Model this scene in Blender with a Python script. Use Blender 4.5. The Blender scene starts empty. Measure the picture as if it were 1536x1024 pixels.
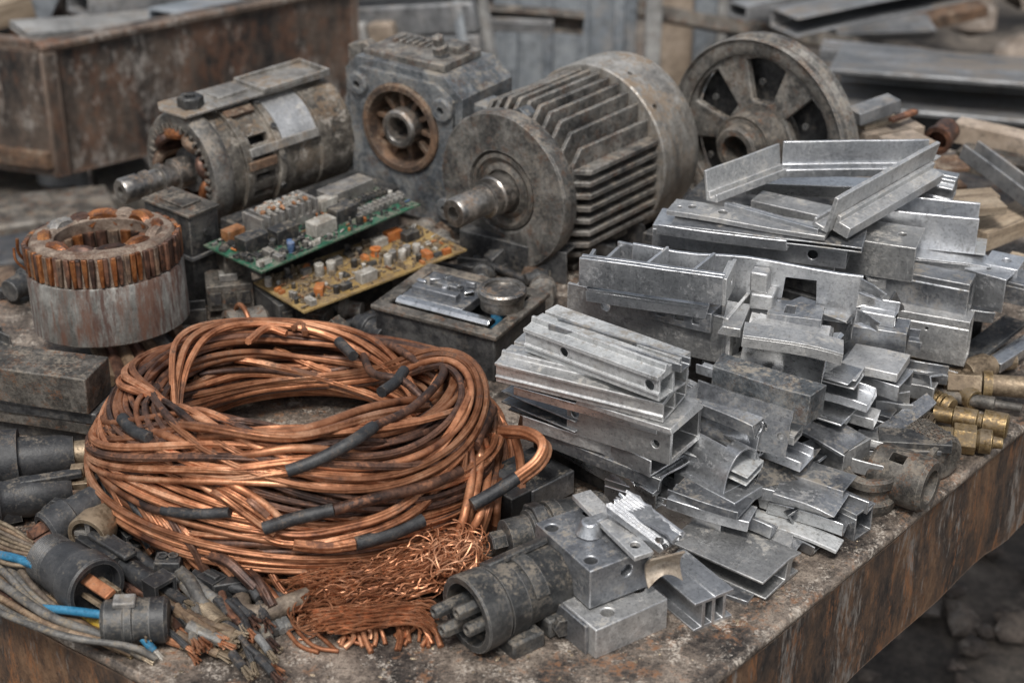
import bpy, bmesh, math, random
from mathutils import Vector, Matrix, noise
from mathutils.geometry import delaunay_2d_cdt
rnd = random.Random(11)
sc = bpy.context.scene
col = sc.collection
PI = math.pi
def rad(a): return math.radians(a)

# ------------------------------------------------------------ camera model
FPX, PITCH, DIST = 2600.0, rad(28), 2.1
CAM = Vector((0, -DIST*math.cos(PITCH), DIST*math.sin(PITCH)))
def ray(px, py):
    u, v = (px-768)/FPX, (512-py)/FPX
    f = Vector((0, math.cos(PITCH), -math.sin(PITCH))); up = Vector((0, math.sin(PITCH), math.cos(PITCH)))
    return f + Vector((u, 0, 0)) + up*v
def at(px, py, z=0.0):
    d = ray(px, py); return CAM + d*((z-CAM.z)/d.z)
def atY(px, py, Y):
    d = ray(px, py); return CAM + d*((Y-CAM.y)/d.y)

cam = bpy.data.cameras.new('camera'); co = bpy.data.objects.new('camera', cam); col.objects.link(co)
cam.lens = FPX/1536*36; cam.sensor_width = 36; cam.clip_end = 200; cam.clip_start = .05
co.location = CAM; co.rotation_euler = (PI/2-PITCH, 0, 0)
cam.dof.use_dof = True; cam.dof.focus_distance = 1.76; cam.dof.aperture_fstop = 5.2
sc.camera = co
sc.view_settings.view_transform = 'Standard'; sc.view_settings.look = 'None'; sc.view_settings.exposure = 0

# ------------------------------------------------------------ mesh helpers
I4 = Matrix.Identity(4)
def T(x, y, z): return Matrix.Translation((x, y, z))
def RX(a): return Matrix.Rotation(rad(a), 4, 'X')
def RY(a): return Matrix.Rotation(rad(a), 4, 'Y')
def RZ(a): return Matrix.Rotation(rad(a), 4, 'Z')
def frame(o, x, up=Vector((0, 0, 1)), roll=0):
    x = Vector(x).normalized(); y = Vector(up).cross(x).normalized(); z = x.cross(y)
    m = Matrix((x, y, z)).transposed().to_4x4(); m.translation = o
    return m @ RX(roll) if roll else m
YZX = Matrix(((0, 0, 1, 0), (1, 0, 0, 0), (0, 1, 0, 0), (0, 0, 0, 1)))   # (u,v,d) -> (y,z,x)

class MB:
    def __init__(s): s.v = []; s.f = []; s.fm = []; s.cur = 0
    def add(s, vs, fs, M=None):
        b = len(s.v)
        s.v.extend([(M @ Vector(v)) if M is not None else Vector(v) for v in vs])
        for f in fs: s.f.append([i+b for i in f]); s.fm.append(s.cur)
        return s
    def box(s, a, b, M=None):
        x0, y0, z0 = a; x1, y1, z1 = b
        return s.add([(x0,y0,z0),(x1,y0,z0),(x1,y1,z0),(x0,y1,z0),(x0,y0,z1),(x1,y0,z1),(x1,y1,z1),(x0,y1,z1)],
              [(0,3,2,1),(4,5,6,7),(0,1,5,4),(1,2,6,5),(2,3,7,6),(3,0,4,7)], M)
    def lathe(s, prof, n=32, M=None, closed=False, a0=0, a1=2*PI):          # prof: (x, r) about X
        vs = []; fs = []; full = abs(a1-a0-2*PI) < 1e-6
        k = n if full else n+1
        for (x, r) in prof:
            for j in range(k):
                a = a0+(a1-a0)*j/n; vs.append((x, r*math.cos(a), r*math.sin(a)))
        m = len(prof)
        for i in range(m if closed else m-1):
            i2 = (i+1) % m
            for j in range(n):
                j2 = (j+1) % k if full else j+1
                fs.append((i*k+j, i2*k+j, i2*k+j2, i*k+j2))
        if not closed and full:
            fs.append(list(range(k))); fs.append(list(range((m-1)*k+k-1, (m-1)*k-1, -1)))
        return s.add(vs, fs, M)
    def cyl(s, x0, x1, r, n=20, M=None, r2=None): return s.lathe([(x0, r), (x1, r if r2 is None else r2)], n, M)
    def prism(s, out, d, M=None, holes=(), nseg=1, fn=None, grid=0):                # outline (u,v) extruded along w
        loops = [list(out)]+[list(h) for h in holes]; pts = []; li = []
        for lp in loops:
            li.append(list(range(len(pts), len(pts)+len(lp)))); pts += [Vector(p) for p in lp]
        if holes or grid:
            ed = [(lp[i], lp[(i+1) % len(lp)]) for lp in li for i in range(len(lp))]
            nb_ = len(pts); gp = []
            def ins(q, lp):
                c = False; j = len(lp)-1
                for i in range(len(lp)):
                    (xi, yi), (xj, yj) = lp[i][:2], lp[j][:2]
                    if (yi > q[1]) != (yj > q[1]) and q[0] < (xj-xi)*(q[1]-yi)/(yj-yi)+xi: c = not c
                    j = i
                return c
            if grid:
                xs = [p[0] for p in out]; ys = [p[1] for p in out]
                x = min(xs)+grid*.5
                while x < max(xs):
                    y = min(ys)+grid*.37
                    while y < max(ys):
                        if ins((x, y), loops[0]) and not any(ins((x, y), h) for h in loops[1:]) and min((x-p.x)**2+(y-p.y)**2 for p in pts) > (grid*.4)**2: gp.append(Vector((x, y)))
                        y += grid
                    x += grid
            pts += gp
            r = delaunay_2d_cdt(pts, ed, [], 1, 1e-8); caps = []
            mp = [(o[0] if o else 0) for o in r[3]]
            for f_ in r[2]:
                c_ = sum((r[0][j] for j in f_), Vector((0, 0)))/len(f_)
                if ins(c_, loops[0]) and not any(ins(c_, h) for h in loops[1:]): caps.append([mp[j] for j in f_])
        else: caps = [li[0]]
        n = len(pts); vs = []
        for k in range(nseg+1):
            for p in pts:
                q = Vector((p.x, p.y, d*k/nseg)); vs.append(fn(q) if fn else q)
        fs = [list(reversed(c)) for c in caps]+[[j+nseg*n for j in c] for c in caps]
        for lp in li:
            for i in range(len(lp)):
                a, b = lp[i], lp[(i+1) % len(lp)]
                for k in range(nseg): fs.append((a+k*n, b+k*n, b+(k+1)*n, a+(k+1)*n))
        return s.add(vs, fs, M)
    def tube(s, pts, r, n=10, lobes=0, amp=.16, twist=60, cap=True, M=None, rv=None):
        pts = [Vector(p) for p in pts]; m = len(pts); vs = []; fs = []
        t = (pts[1]-pts[0]).normalized(); nv = t.orthogonal().normalized(); L = 0
        for i in range(m):
            t2 = (pts[min(i+1, m-1)]-pts[max(i-1, 0)])
            if t2.length < 1e-9: t2 = t
            t2 = t2.normalized(); q = t.rotation_difference(t2); nv = (q @ nv).normalized(); t = t2
            bi = t.cross(nv)
            if i: L += (pts[i]-pts[i-1]).length
            rr = r if rv is None else rv(i/(m-1))*r
            for j in range(n):
                a = 2*PI*j/n; k = rr*(1+(amp*(abs(math.cos(lobes*.5*a+twist*L))*2-1.2) if lobes else 0))
                vs.append(pts[i]+(nv*math.cos(a)+bi*math.sin(a))*k)
        for i in range(m-1):
            for j in range(n):
                j2 = (j+1) % n; fs.append((i*n+j, i*n+j2, (i+1)*n+j2, (i+1)*n+j))
        if cap: fs.append(list(range(n-1, -1, -1))); fs.append(list(range((m-1)*n, m*n)))
        return s.add(vs, fs, M)
    def ico(s, r, M=None, sub=1, jit=0.0, seed=0, scale=(1, 1, 1)):
        bm = bmesh.new(); bmesh.ops.create_icosphere(bm, subdivisions=sub, radius=r); rr = random.Random(seed)
        vs = []
        for v in bm.verts:
            k = 1+jit*(rr.random()*2-1); vs.append((v.co.x*k*scale[0], v.co.y*k*scale[1], v.co.z*k*scale[2]))
        fs = [[v.index for v in f.verts] for f in bm.faces]; bm.free()
        return s.add(vs, fs, M)
    def warp(s, amp, sc_=12, seed=0):
        for i, v in enumerate(s.v): s.v[i] = v+noise.noise_vector(v*sc_+Vector((seed, seed*.7, seed*1.3)))*amp
        return s
    def mesh(s, name, recalc=True):
        me = bpy.data.meshes.new(name); me.from_pydata([tuple(v) for v in s.v], [], s.f)
        if any(s.fm): me.polygons.foreach_set('material_index', s.fm)
        if recalc:
            bm = bmesh.new(); bm.from_mesh(me); bmesh.ops.recalc_face_normals(bm, faces=bm.faces); bm.to_mesh(me); bm.free()
        me.update(); return me

def cut(me, cutter):                                                        # real drilled holes
    o = bpy.data.objects.new('tmp', me); c = bpy.data.objects.new('tmpc', cutter.mesh('tmpc'))
    col.objects.link(o); col.objects.link(c)
    m = o.modifiers.new('b', 'BOOLEAN'); m.operation = 'DIFFERENCE'; m.object = c; m.solver = 'EXACT'; m.use_self = True
    dg = bpy.context.evaluated_depsgraph_get()
    r = bpy.data.meshes.new_from_object(o.evaluated_get(dg))
    bpy.data.objects.remove(o); bpy.data.objects.remove(c)
    return r

def obj(name, mb, m, parent=None, M=None, bevel=0, ang=35, cutter=None, recalc=True):
    me = mb if isinstance(mb, bpy.types.Mesh) else mb.mesh(name, recalc)
    if cutter is not None: me = cut(me, cutter)
    me.materials.clear()
    for q in (m if isinstance(m, (list, tuple)) else [m]): me.materials.append(q)
    for p in me.polygons: p.use_smooth = True
    me.set_sharp_from_angle(angle=rad(ang))
    o = bpy.data.objects.new(name, me); col.objects.link(o)
    if parent: o.parent = parent
    if M is not None:
        if parent: o.matrix_local = M
        else: o.matrix_world = M
    if bevel:
        b = o.modifiers.new('bevel', 'BEVEL'); b.width = bevel; b.segments = 2; b.limit_method = 'ANGLE'; b.angle_limit = rad(40)
        b.harden_normals = False
    return o
def tag(o, label, cat, group=None, kind=None):
    o['label'] = label; o['category'] = cat
    if group: o['group'] = group
    if kind: o['kind'] = kind
    return o
def thing(name, label, cat, M, group=None):
    o = bpy.data.objects.new(name, None); col.objects.link(o); o.matrix_world = M; o.empty_display_size = .02
    return tag(o, label, cat, group)
def struct(o): o['kind'] = 'structure'; return o
def spline(P, step=.004):
    P = [Vector(p) for p in P]
    if len(P) == 2: P = [P[0], (P[0]+P[1])/2, P[1]]
    Q = [P[0]*2-P[1]]+P+[P[-1]*2-P[-2]]; out = []
    for i in range(1, len(Q)-2):
        a, b, c, d = Q[i-1:i+3]; k = max(2, int((c-b).length/step))
        for j in range(k):
            t = j/k; out.append(.5*((2*b)+(c-a)*t+(2*a-5*b+4*c-d)*t*t+(3*b-a-3*c+d)*t**3))
    out.append(P[-1]); return out
def circ(x, y, r, n=16): return [(x+r*math.cos(2*PI*i/n), y+r*math.sin(2*PI*i/n)) for i in range(n)]

# ------------------------------------------------------------ materials
def mat(name, cols, metal=0.0, rough=(.45, .7), scale=25, dirt=None, amt=.4, bump=.25, stretch=(1, 1, 1), vary=.15,
        edge=None, erad=.0012, dirt2=None, amt2=.3, speck=.35, dscale=1.0, dstretch=None, fine=1.0, spread=(.40, .60), scratch=0, topd=True):
    m = bpy.data.materials.new(name); m.use_nodes = True; nt = m.node_tree; N = nt.nodes; Lk = nt.links
    bs = N['Principled BSDF']
    def nd(t, **k):
        n = N.new(t)
        for a, b in k.items(): setattr(n, a, b)
        return n
    tc = nd('ShaderNodeTexCoord'); oi = nd('ShaderNodeObjectInfo')
    mu = nd('ShaderNodeMath', operation='MULTIPLY'); mu.inputs[1].default_value = 13.7; Lk.new(oi.outputs['Random'], mu.inputs[0])
    cx = nd('ShaderNodeCombineXYZ')
    for i in range(3): Lk.new(mu.outputs[0], cx.inputs[i])
    ad = nd('ShaderNodeVectorMath', operation='ADD'); Lk.new(tc.outputs['Object'], ad.inputs[0]); Lk.new(cx.outputs[0], ad.inputs[1])
    def nz(sc_, det=6, ro=.6, st=(1, 1, 1), dis=0.0):
        mp = nd('ShaderNodeMapping'); mp.inputs['Scale'].default_value = st; Lk.new(ad.outputs[0], mp.inputs[0])
        n = nd('ShaderNodeTexNoise'); n.inputs['Scale'].default_value = sc_; n.inputs['Detail'].default_value = det
        n.inputs['Roughness'].default_value = ro; n.inputs['Distortion'].default_value = dis
        Lk.new(mp.outputs[0], n.inputs[0]); return n.outputs[0]
    def ramp(fac, stops):
        r = nd('ShaderNodeValToRGB'); e = r.color_ramp.elements
        while len(e) < len(stops): e.new(.5)
        for q, (p, c) in zip(e, stops): q.position = p; q.color = (*c, 1) if len(c) == 3 else c
        Lk.new(fac, r.inputs[0]); return r.outputs[0]
    def mth(op, a, b):
        n = nd('ShaderNodeMath', operation=op); n.use_clamp = False
        for i, q in enumerate((a, b)):
            if isinstance(q, (int, float)): n.inputs[i].default_value = q
            else: Lk.new(q, n.inputs[i])
        return n.outputs[0]
    def mix(f, a, b, bt='MIX'):
        n = nd('ShaderNodeMix', data_type='RGBA', blend_type=bt)
        for s_, q in ((n.inputs[0], f), (n.inputs[6], a), (n.inputs[7], b)):
            if isinstance(q, (int, float)): s_.default_value = q
            elif isinstance(q, tuple): s_.default_value = (*q, 1)
            else: Lk.new(q, s_)
        return n.outputs[2]
    def upf():
        ge_ = nd('ShaderNodeNewGeometry'); sx_ = nd('ShaderNodeSeparateXYZ'); Lk.new(ge_.outputs['Normal'], sx_.inputs[0])
        mr = nd('ShaderNodeMapRange'); mr.inputs['From Min'].default_value = -.1; mr.inputs['From Max'].default_value = .9; mr.inputs['To Min'].default_value = .45; Lk.new(sx_.outputs['Z'], mr.inputs['Value']); return mr.outputs[0]
    n1 = nz(scale, 6, .65, stretch, .12); n2 = nz(scale*6*fine, 5, .75, stretch)
    f = mth('ADD', mth('MULTIPLY', n1, .62), mth('MULTIPLY', n2, .38))
    k = len(cols)
    c = ramp(f, [(spread[0]+(spread[1]-spread[0])*i/max(1, k-1), q) for i, q in enumerate(cols)])
    br = mth('ADD', mth('MULTIPLY', oi.outputs['Random'], 2*vary), 1-vary)
    hs = nd('ShaderNodeHueSaturation'); Lk.new(br, hs.inputs['Value']); Lk.new(c, hs.inputs['Color']); c = hs.outputs[0]
    met = None; rg = mth('ADD', mth('MULTIPLY', n2, (rough[1]-rough[0])*1.6), rough[0]-(rough[1]-rough[0])*.3)
    if speck:
        n4 = nz(scale*15*fine, 5, .75); sp = ramp(n4, [(.33, (1-speck*1.3,)*3), (.48, (1, 1, 1)), (.58, (1, 1, 1)), (.70, (1+speck*.8,)*3)]); c = mix(1.0, c, sp, 'MULTIPLY')
    metv = metal
    if scratch:
        n6 = nz(scale*9, 4, .75, (.06, 1.4, 1.4), .25); n7 = nz(scale*7, 4, .75, (1.1, 1.1, .09), .3)
        sx = ramp(mth('MAXIMUM', n6, n7), [(.60, (0, 0, 0)), (.70, (1, 1, 1))]); c = mix(mth('MULTIPLY', sx, scratch), c, (.72, .72, .72))
    if edge is not None:
        bv = nd('ShaderNodeBevel', samples=2); bv.inputs['Radius'].default_value = erad
        ge = nd('ShaderNodeNewGeometry'); dt = nd('ShaderNodeVectorMath', operation='DOT_PRODUCT')
        Lk.new(bv.outputs[0], dt.inputs[0]); Lk.new(ge.outputs['Normal'], dt.inputs[1])
        em = mth('MULTIPLY', mth('SUBTRACT', 1.0, dt.outputs['Value']), 7.0); em = mth('MULTIPLY', em, ramp(n2, [(.38, (.25,)*3), (.6, (1, 1, 1))]))
        n = nd('ShaderNodeClamp'); Lk.new(em, n.inputs[0]); c = mix(n.outputs[0], c, edge)
    for (dc, da, ds, so) in ((dirt, amt, dscale, 0), (dirt2, amt2, dscale*1.9, 1)):
        if dc is None: continue
        n3 = nz(scale*1.1*ds, 6, .72, dstretch or stretch, .05); n3b = nz(scale*9*ds, 4, .7, dstretch or stretch)
        n3 = mth('ADD', mth('MULTIPLY', n3, .6), mth('MULTIPLY', n3b, .4))
        dm = ramp(n3, [(.575-da*.22, (0, 0, 0)), (.66-da*.22, (.9, .9, .9))])
        if so == 0 and topd: dm = mth('MULTIPLY', dm, upf())
        c = mix(dm, c, dc); rg = mth('ADD', mth('MULTIPLY', dm, .3), rg)
        metv = mth('MULTIPLY', mth('SUBTRACT', 1.0, mth('MULTIPLY', dm, .85)), metv)
    Lk.new(c, bs.inputs['Base Color'])
    cl = nd('ShaderNodeClamp'); cl.inputs[1].default_value = .12; cl.inputs[2].default_value = .95; Lk.new(rg, cl.inputs[0]); Lk.new(cl.outputs[0], bs.inputs['Roughness'])
    if isinstance(metv, (int, float)): bs.inputs['Metallic'].default_value = metv
    else: Lk.new(metv, bs.inputs['Metallic'])
    if bump:
        n5 = nz(scale*16*fine, 4, .65, stretch)
        h = mth('ADD', mth('MULTIPLY', n2, .7), mth('MULTIPLY', n5, .45))
        bp = nd('ShaderNodeBump'); bp.inputs['Strength'].default_value = bump; bp.inputs['Distance'].default_value = .0022
        Lk.new(h, bp.inputs['Height']); Lk.new(bp.outputs[0], bs.inputs['Normal'])
    return m

DUST = (.30, .25, .19)
M_alu = mat('aluminium', [(.40, .413, .432), (.50, .512, .53), (.60, .61, .62)], .88, (.25, .46), 22, (.28, .27, .255), .12, .14, vary=.32, edge=(.95, .95, .95), scratch=.45, dirt2=(.16, .155, .15), amt2=.0)
M_alu2 = mat('aluminium_dusty', [(.37, .373, .375), (.47, .47, .465), (.57, .567, .557)], .76, (.32, .54), 22, (.36, .34, .305), .24, .2, vary=.25, edge=(.9, .89, .87), scratch=.3, dirt2=(.15, .135, .12), amt2=.04)
M_alub = mat('bright_aluminium', [(.42, .43, .445), (.52, .53, .54), (.63, .635, .64)], .95, (.2, .38), 14, (.34, .325, .30), .08, .1, (.25, 1, 1), vary=.15, edge=(.97, .97, .97), scratch=.6)
M_alup = mat('painted_aluminium', [(.30, .31, .315), (.40, .41, .41), (.5, .505, .5)], .12, (.4, .6), 16, (.22, .2, .175), .3, .18, vary=.2, edge=(.8, .8, .8), scratch=.3, dirt2=(.12, .11, .1), amt2=.1)
M_plug = mat('worn_plug', [(.020, .021, .022), (.045, .046, .046), (.092, .09, .086)], .2, (.36, .56), 26, (.17, .145, .115), .34, .35, vary=.1, edge=(.28, .27, .255))
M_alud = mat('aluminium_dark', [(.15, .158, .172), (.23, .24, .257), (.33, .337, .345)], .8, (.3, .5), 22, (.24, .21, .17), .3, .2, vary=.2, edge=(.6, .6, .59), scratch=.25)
M_cast = mat('cast_metal', [(.05, .049, .048), (.14, .135, .125), (.29, .275, .25)], .5, (.42, .66), 26, (.24, .205, .165), .36, .5, vary=.12, edge=(.46, .44, .41), dirt2=(.10, .06, .04), amt2=.25)
M_castb = mat('cast_bluegrey', [(.045, .052, .058), (.11, .12, .13), (.23, .24, .243)], .4, (.42, .66), 26, (.25, .22, .18), .34, .5, vary=.12, edge=(.42, .42, .41), dirt2=(.09, .06, .045), amt2=.2)
M_cowl = mat('cowl_metal', [(.17, .16, .148), (.31, .295, .27), (.47, .45, .42)], .55, (.38, .58), 14, (.20, .145, .095), .38, .25, (1, 1, .5), vary=.05, edge=(.6, .58, .55))
M_steel = mat('worn_steel', [(.12, .115, .11), (.27, .255, .235), (.45, .43, .40)], .9, (.25, .45), 24, (.17, .115, .075), .3, .2, vary=.1, edge=(.65, .63, .6))
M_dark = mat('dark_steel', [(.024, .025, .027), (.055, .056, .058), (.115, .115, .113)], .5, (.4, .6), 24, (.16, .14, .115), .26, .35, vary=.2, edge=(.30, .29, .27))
M_grim = mat('grimy_metal', [(.035, .033, .03), (.085, .078, .069), (.18, .165, .145)], .4, (.45, .7), 28, (.20, .17, .135), .34, .5, vary=.2, edge=(.3, .275, .24), dirt2=(.13, .06, .028), amt2=.2)
M_rust = mat('rusty_metal', [(.045, .031, .024), (.115, .07, .045), (.22, .13, .078)], .25, (.6, .85), 22, (.25, .2, .15), .3, .5, vary=.15, edge=(.3, .22, .16))
M_blk = mat('black_plastic', [(.014, .0145, .016), (.026, .027, .029), (.046, .046, .047)], 0, (.36, .55), 30, (.14, .12, .095), .18, .28, vary=.25, edge=(.17, .165, .155))
M_rub = mat('black_tape', [(.012, .0125, .014), (.024, .025, .027), (.05, .05, .05)], 0, (.42, .6), 60, (.13, .10, .075), .2, .3, (1, 1, 1), vary=.15)
M_cop = mat('copper', [(.085, .034, .02), (.27, .108, .052), (.46, .205, .105), (.63, .34, .20)], .6, (.4, .6), 11, (.05, .027, .02), .2, .12, vary=.36, speck=.12, spread=(.36, .62), dscale=.8, fine=.6)
M_copd = mat('copper_dark', [(.03, .018, .015), (.085, .045, .032), (.19, .095, .06)], .4, (.4, .58), 14, (.28, .12, .06), .2, .2, vary=.2)
M_copb = mat('copper_bright', [(.23, .09, .044), (.44, .19, .095), (.64, .345, .205)], .65, (.36, .52), 16, (.10, .04, .022), .2, .1, vary=.25, speck=.2)
M_copo = mat('copper_enamel', [(.11, .038, .016), (.27, .098, .034), (.44, .19, .07)], .6, (.28, .45), 40, (.06, .03, .02), .32, .2, vary=.25)
M_brass = mat('brass', [(.10, .065, .03), (.25, .17, .08), (.42, .305, .155)], .8, (.34, .52), 34, (.13, .10, .065), .55, .15, vary=.12, edge=(.75, .58, .3))
M_brs2 = mat('tarnished_brass', [(.085, .062, .042), (.18, .135, .09), (.31, .245, .17)], .6, (.4, .6), 26, (.2, .15, .1), .4, .2, vary=.15, edge=(.52, .44, .32))
M_can = mat('stator_can', [(.11, .105, .095), (.20, .194, .178), (.32, .31, .285)], .35, (.45, .65), 14, (.10, .046, .028), .42, .3, (1, 1, .5), vary=.03, dstretch=(1.0, 1.0, .16), edge=(.55, .54, .5), dirt2=(.06, .028, .02), amt2=.34, dscale=.8, topd=False)
M_lam = mat('stator_lamination', [(.12, .085, .065), (.23, .175, .135), (.36, .29, .23)], .3, (.55, .8), 40, (.10, .05, .03), .36, .5, vary=.08, edge=(.40, .32, .25))
M_pcbg = mat('green_board', [(.006, .042, .026), (.011, .075, .043), (.025, .125, .072)], 0, (.3, .5), 40, (.16, .15, .12), .42, .1, vary=.05, edge=(.18, .26, .17))
M_pcby = mat('tan_board', [(.16, .098, .03), (.28, .185, .068), (.38, .27, .12)], 0, (.35, .55), 40, (.14, .10, .065), .45, .1, vary=.05, edge=(.5, .38, .18))
M_cmpw = mat('component_white', [(.26, .245, .22), (.40, .38, .34), (.54, .51, .46)], 0, (.4, .6), 60, (.17, .145, .115), .5, .15, vary=.2, edge=(.7, .68, .62))
M_cmpg = mat('component_grey', [(.10, .098, .094), (.19, .18, .17), (.30, .29, .27)], .4, (.4, .6), 60, (.20, .175, .14), .4, .2, vary=.3, edge=(.5, .48, .44))
M_cmpk = mat('component_black', [(.012, .012, .013), (.025, .025, .026), (.05, .05, .05)], 0, (.35, .55), 60, (.2, .17, .13), .34, .15, vary=.3, edge=(.1, .1, .1))
M_cmpo = mat('component_orange', [(.30, .085, .022), (.46, .15, .04), (.56, .24, .09)], .1, (.35, .55), 60, (.2, .12, .07), .34, .15, vary=.25)
M_cmpb = mat('component_blue', [(.03, .06, .13), (.06, .11, .22), (.14, .2, .3)], 0, (.35, .5), 60, (.2, .17, .14), .3, .1, vary=.25)
M_cmpt = mat('component_brown', [(.13, .055, .022), (.23, .10, .04), (.32, .16, .075)], .1, (.4, .6), 60, (.2, .15, .1), .3, .15, vary=.2)
M_wood = mat('old_wood', [(.17, .125, .085), (.30, .235, .165), (.43, .36, .27)], 0, (.7, .9), 14, (.11, .085, .065), .3, .4, (.15, 1.5, 1.5), vary=.2)
M_chr = mat('chrome', [(.55, .55, .55), (.72, .72, .71), (.85, .85, .84)], 1, (.1, .22), 14, (.3, .28, .25), .16, .05, vary=.02)
M_cgry = mat('cable_grey', [(.05, .048, .046), (.11, .105, .097), (.19, .18, .165)], 0, (.45, .65), 40, (.2, .16, .11), .34, .2, vary=.3)
M_cbrn = mat('cable_brown', [(.07, .045, .028), (.15, .10, .062), (.25, .18, .115)], .1, (.45, .65), 40, (.09, .065, .045), .3, .2, vary=.3)
M_cblu = mat('cable_blue', [(.012, .075, .14), (.022, .14, .25), (.05, .2, .33)], 0, (.35, .5), 40, (.1, .1, .1), .22, .1, vary=.05)
M_cyel = mat('cable_yellow', [(.38, .23, .02), (.55, .36, .04), (.62, .44, .09)], 0, (.4, .55), 40, (.2, .14, .06), .25, .1, vary=.05)
M_cond = mat('grey_conduit', [(.09, .09, .09), (.17, .17, .166), (.27, .27, .26)], .3, (.45, .65), 40, (.2, .17, .13), .3, .2, vary=.12)
M_braid = mat('braided_hose', [(.07, .052, .04), (.14, .11, .082), (.24, .195, .15)], .2, (.5, .7), 50, (.1, .075, .055), .3, .3, vary=.12)
# ------------------------------------------------------------ light
w = bpy.data.worlds.new('World'); sc.world = w; w.use_nodes = True
nt = w.node_tree; bg = nt.nodes['Background']
sky = nt.nodes.new('ShaderNodeTexSky'); sky.sky_type = 'NISHITA'; sky.sun_disc = False
SE, SR = rad(60), rad(190)
sky.sun_elevation = SE; sky.sun_rotation = SR; sky.dust_density = 3; sky.air_density = 1.2
hs = nt.nodes.new('ShaderNodeHueSaturation'); hs.inputs['Saturation'].default_value = .36
nt.links.new(sky.outputs[0], hs.inputs['Color']); nt.links.new(hs.outputs[0], bg.inputs['Color']); bg.inputs['Strength'].default_value = .135
sl = bpy.data.lights.new('sun', 'SUN'); sl.energy = 3.1; sl.angle = rad(13); sl.color = (1, .965, .92)
so = bpy.data.objects.new('sun', sl); col.objects.link(so)
sd = Vector((math.sin(SR)*math.cos(SE), math.cos(SR)*math.cos(SE), math.sin(SE)))
so.rotation_euler = sd.to_track_quat('Z', 'Y').to_euler()

# ------------------------------------------------------------ ground
M_gnd = mat('dirt_ground', [(.022, .02, .018), (.055, .047, .04), (.12, .10, .082)], 0, (.8, .95), 3, (.17, .145, .12), .34, .9, vary=0, fine=1.6)
GZ = -.75
g = MB(); nx = 60
vs = []; 
for j in range(nx+1):
    for i in range(nx+1):
        x = -1+2*i/nx; y = -1+2*j/nx; x = 4.5*x+40*x**5; y = 4.5*y+40*y**5+1.5
        vs.append((x, y, GZ+.035*noise.noise(Vector((x*2.3, y*2.3, 0)))+.02*noise.noise(Vector((x*7, y*7, 3)))))
g.add(vs, [(j*(nx+1)+i, j*(nx+1)+i+1, (j+1)*(nx+1)+i+1, (j+1)*(nx+1)+i) for j in range(nx) for i in range(nx)])
struct(obj('ground', g, M_gnd, recalc=False))

M_conc = mat('bounce_concrete', [(.10, .095, .09), (.17, .16, .15), (.24, .23, .22)], 0, (.7, .9), 3, (.2, .18, .16), .2, .3, vary=0)
cy = MB().box((-9, -14, GZ-.1), (9, -1.5, GZ+.06)); struct(obj('bounce_slab', cy, M_conc))  # unseen slab behind the camera, added to bounce light onto camera-facing metal
# ------------------------------------------------------------ steel table
M_tt = mat('table_top', [(.035, .03, .027), (.10, .082, .069), (.185, .15, .122), (.32, .265, .215)], .35, (.42, .62), 20, (.19, .088, .04), .18, .45, vary=0, dirt2=(.46, .41, .35), amt2=.2, speck=.7, fine=1.5, spread=(.40, .60), dscale=1.0, edge=(.36, .28, .21), erad=.004)
M_ts = mat('table_side', [(.022, .019, .018), (.065, .045, .034), (.125, .072, .043), (.20, .12, .07)], .25, (.5, .75), 15, (.20, .18, .16), .2, .5, vary=0, stretch=(1, 1, .42), dstretch=(1.3, 1.3, .3), dirt2=(.20, .085, .032), amt2=.2, topd=False, spread=(.39, .61), edge=(.34, .24, .17), erad=.004)
Rb = at(1085, 1010); Rf = at(1536, 640); Lf = at(0, 905); Ln = at(200, 1010)
ur = (Rf-Rb).normalized(); ul = (Lf-Ln).normalized()
# corner of the two edges
A = Matrix(((ur.x, -ul.x), (ur.y, -ul.y))); dlt = Ln-Rb; s_ = A.inverted() @ Vector((dlt.x, dlt.y))
C0 = Rb+ur*s_[0]
P = [C0, C0+ur*1.62, C0+ur*1.62+ul*1.05, C0+ul*1.16]
TH = .155
tb = thing('steel_table', 'rusty steel table with deep rust-streaked side panels carrying all the scrap', 'table', T(C0.x, C0.y, GZ))
tb0 = T(0, 0, -GZ)
def subdiv_panel(a, b, n, z0, z1, th, nin):
    m = MB(); d = b-a; vs = []; fs = []
    rows = 6
    for lay in (0, 1):
        for r in range(rows+1):
            z = z0+(z1-z0)*r/rows
            for i in range(n+1):
                p = a+d*(i/n)+nin*(th*lay); q = noise.noise(Vector((p.x*9, p.y*9, z*14)))
                p = p+nin*(.0035*q*(1 if lay == 0 else 1)); zz = z
                if r == 0: zz += .006*noise.noise(Vector((p.x*15, p.y*15, 7)))
                vs.append((p.x-C0.x, p.y-C0.y, zz))
    k = (rows+1)*(n+1)
    for lay in (0, 1):
        for r in range(rows):
            for i in range(n):
                q = lay*k+r*(n+1)+i; fs.append((q, q+1, q+n+2, q+n+1))
    for i in range(n):
        q = rows*(n+1)+i; fs.append((q, q+1, q+1+k, q+k)); q = i; fs.append((q, q+1, q+1+k, q+k))
    for r in range(rows):
        q = r*(n+1); fs.append((q, q+n+1, q+n+1+k, q+k)); q += n; fs.append((q, q+n+1, q+n+1+k, q+k))
    return m.add(vs, fs)
tt = MB(); ct = (P[0]+P[2])/2
top = [(p.x-C0.x, p.y-C0.y) for p in P]
tt.prism(top, .012, T(0, 0, -.012))
obj('tabletop', tt, M_tt, tb, tb0, bevel=.005)
for a, b, q in ((P[0], P[1], ul), (P[0], P[3], ur), (P[3], P[2], -ul*-1), (P[1], P[2], -ur)):
    pass
obj('side_panel', subdiv_panel(P[0]+ur*.002+ul*.003, P[1]-ur*.002+ul*.003, 60, -TH, -.0125, .01, ul), M_ts, tb, tb0)
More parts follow.
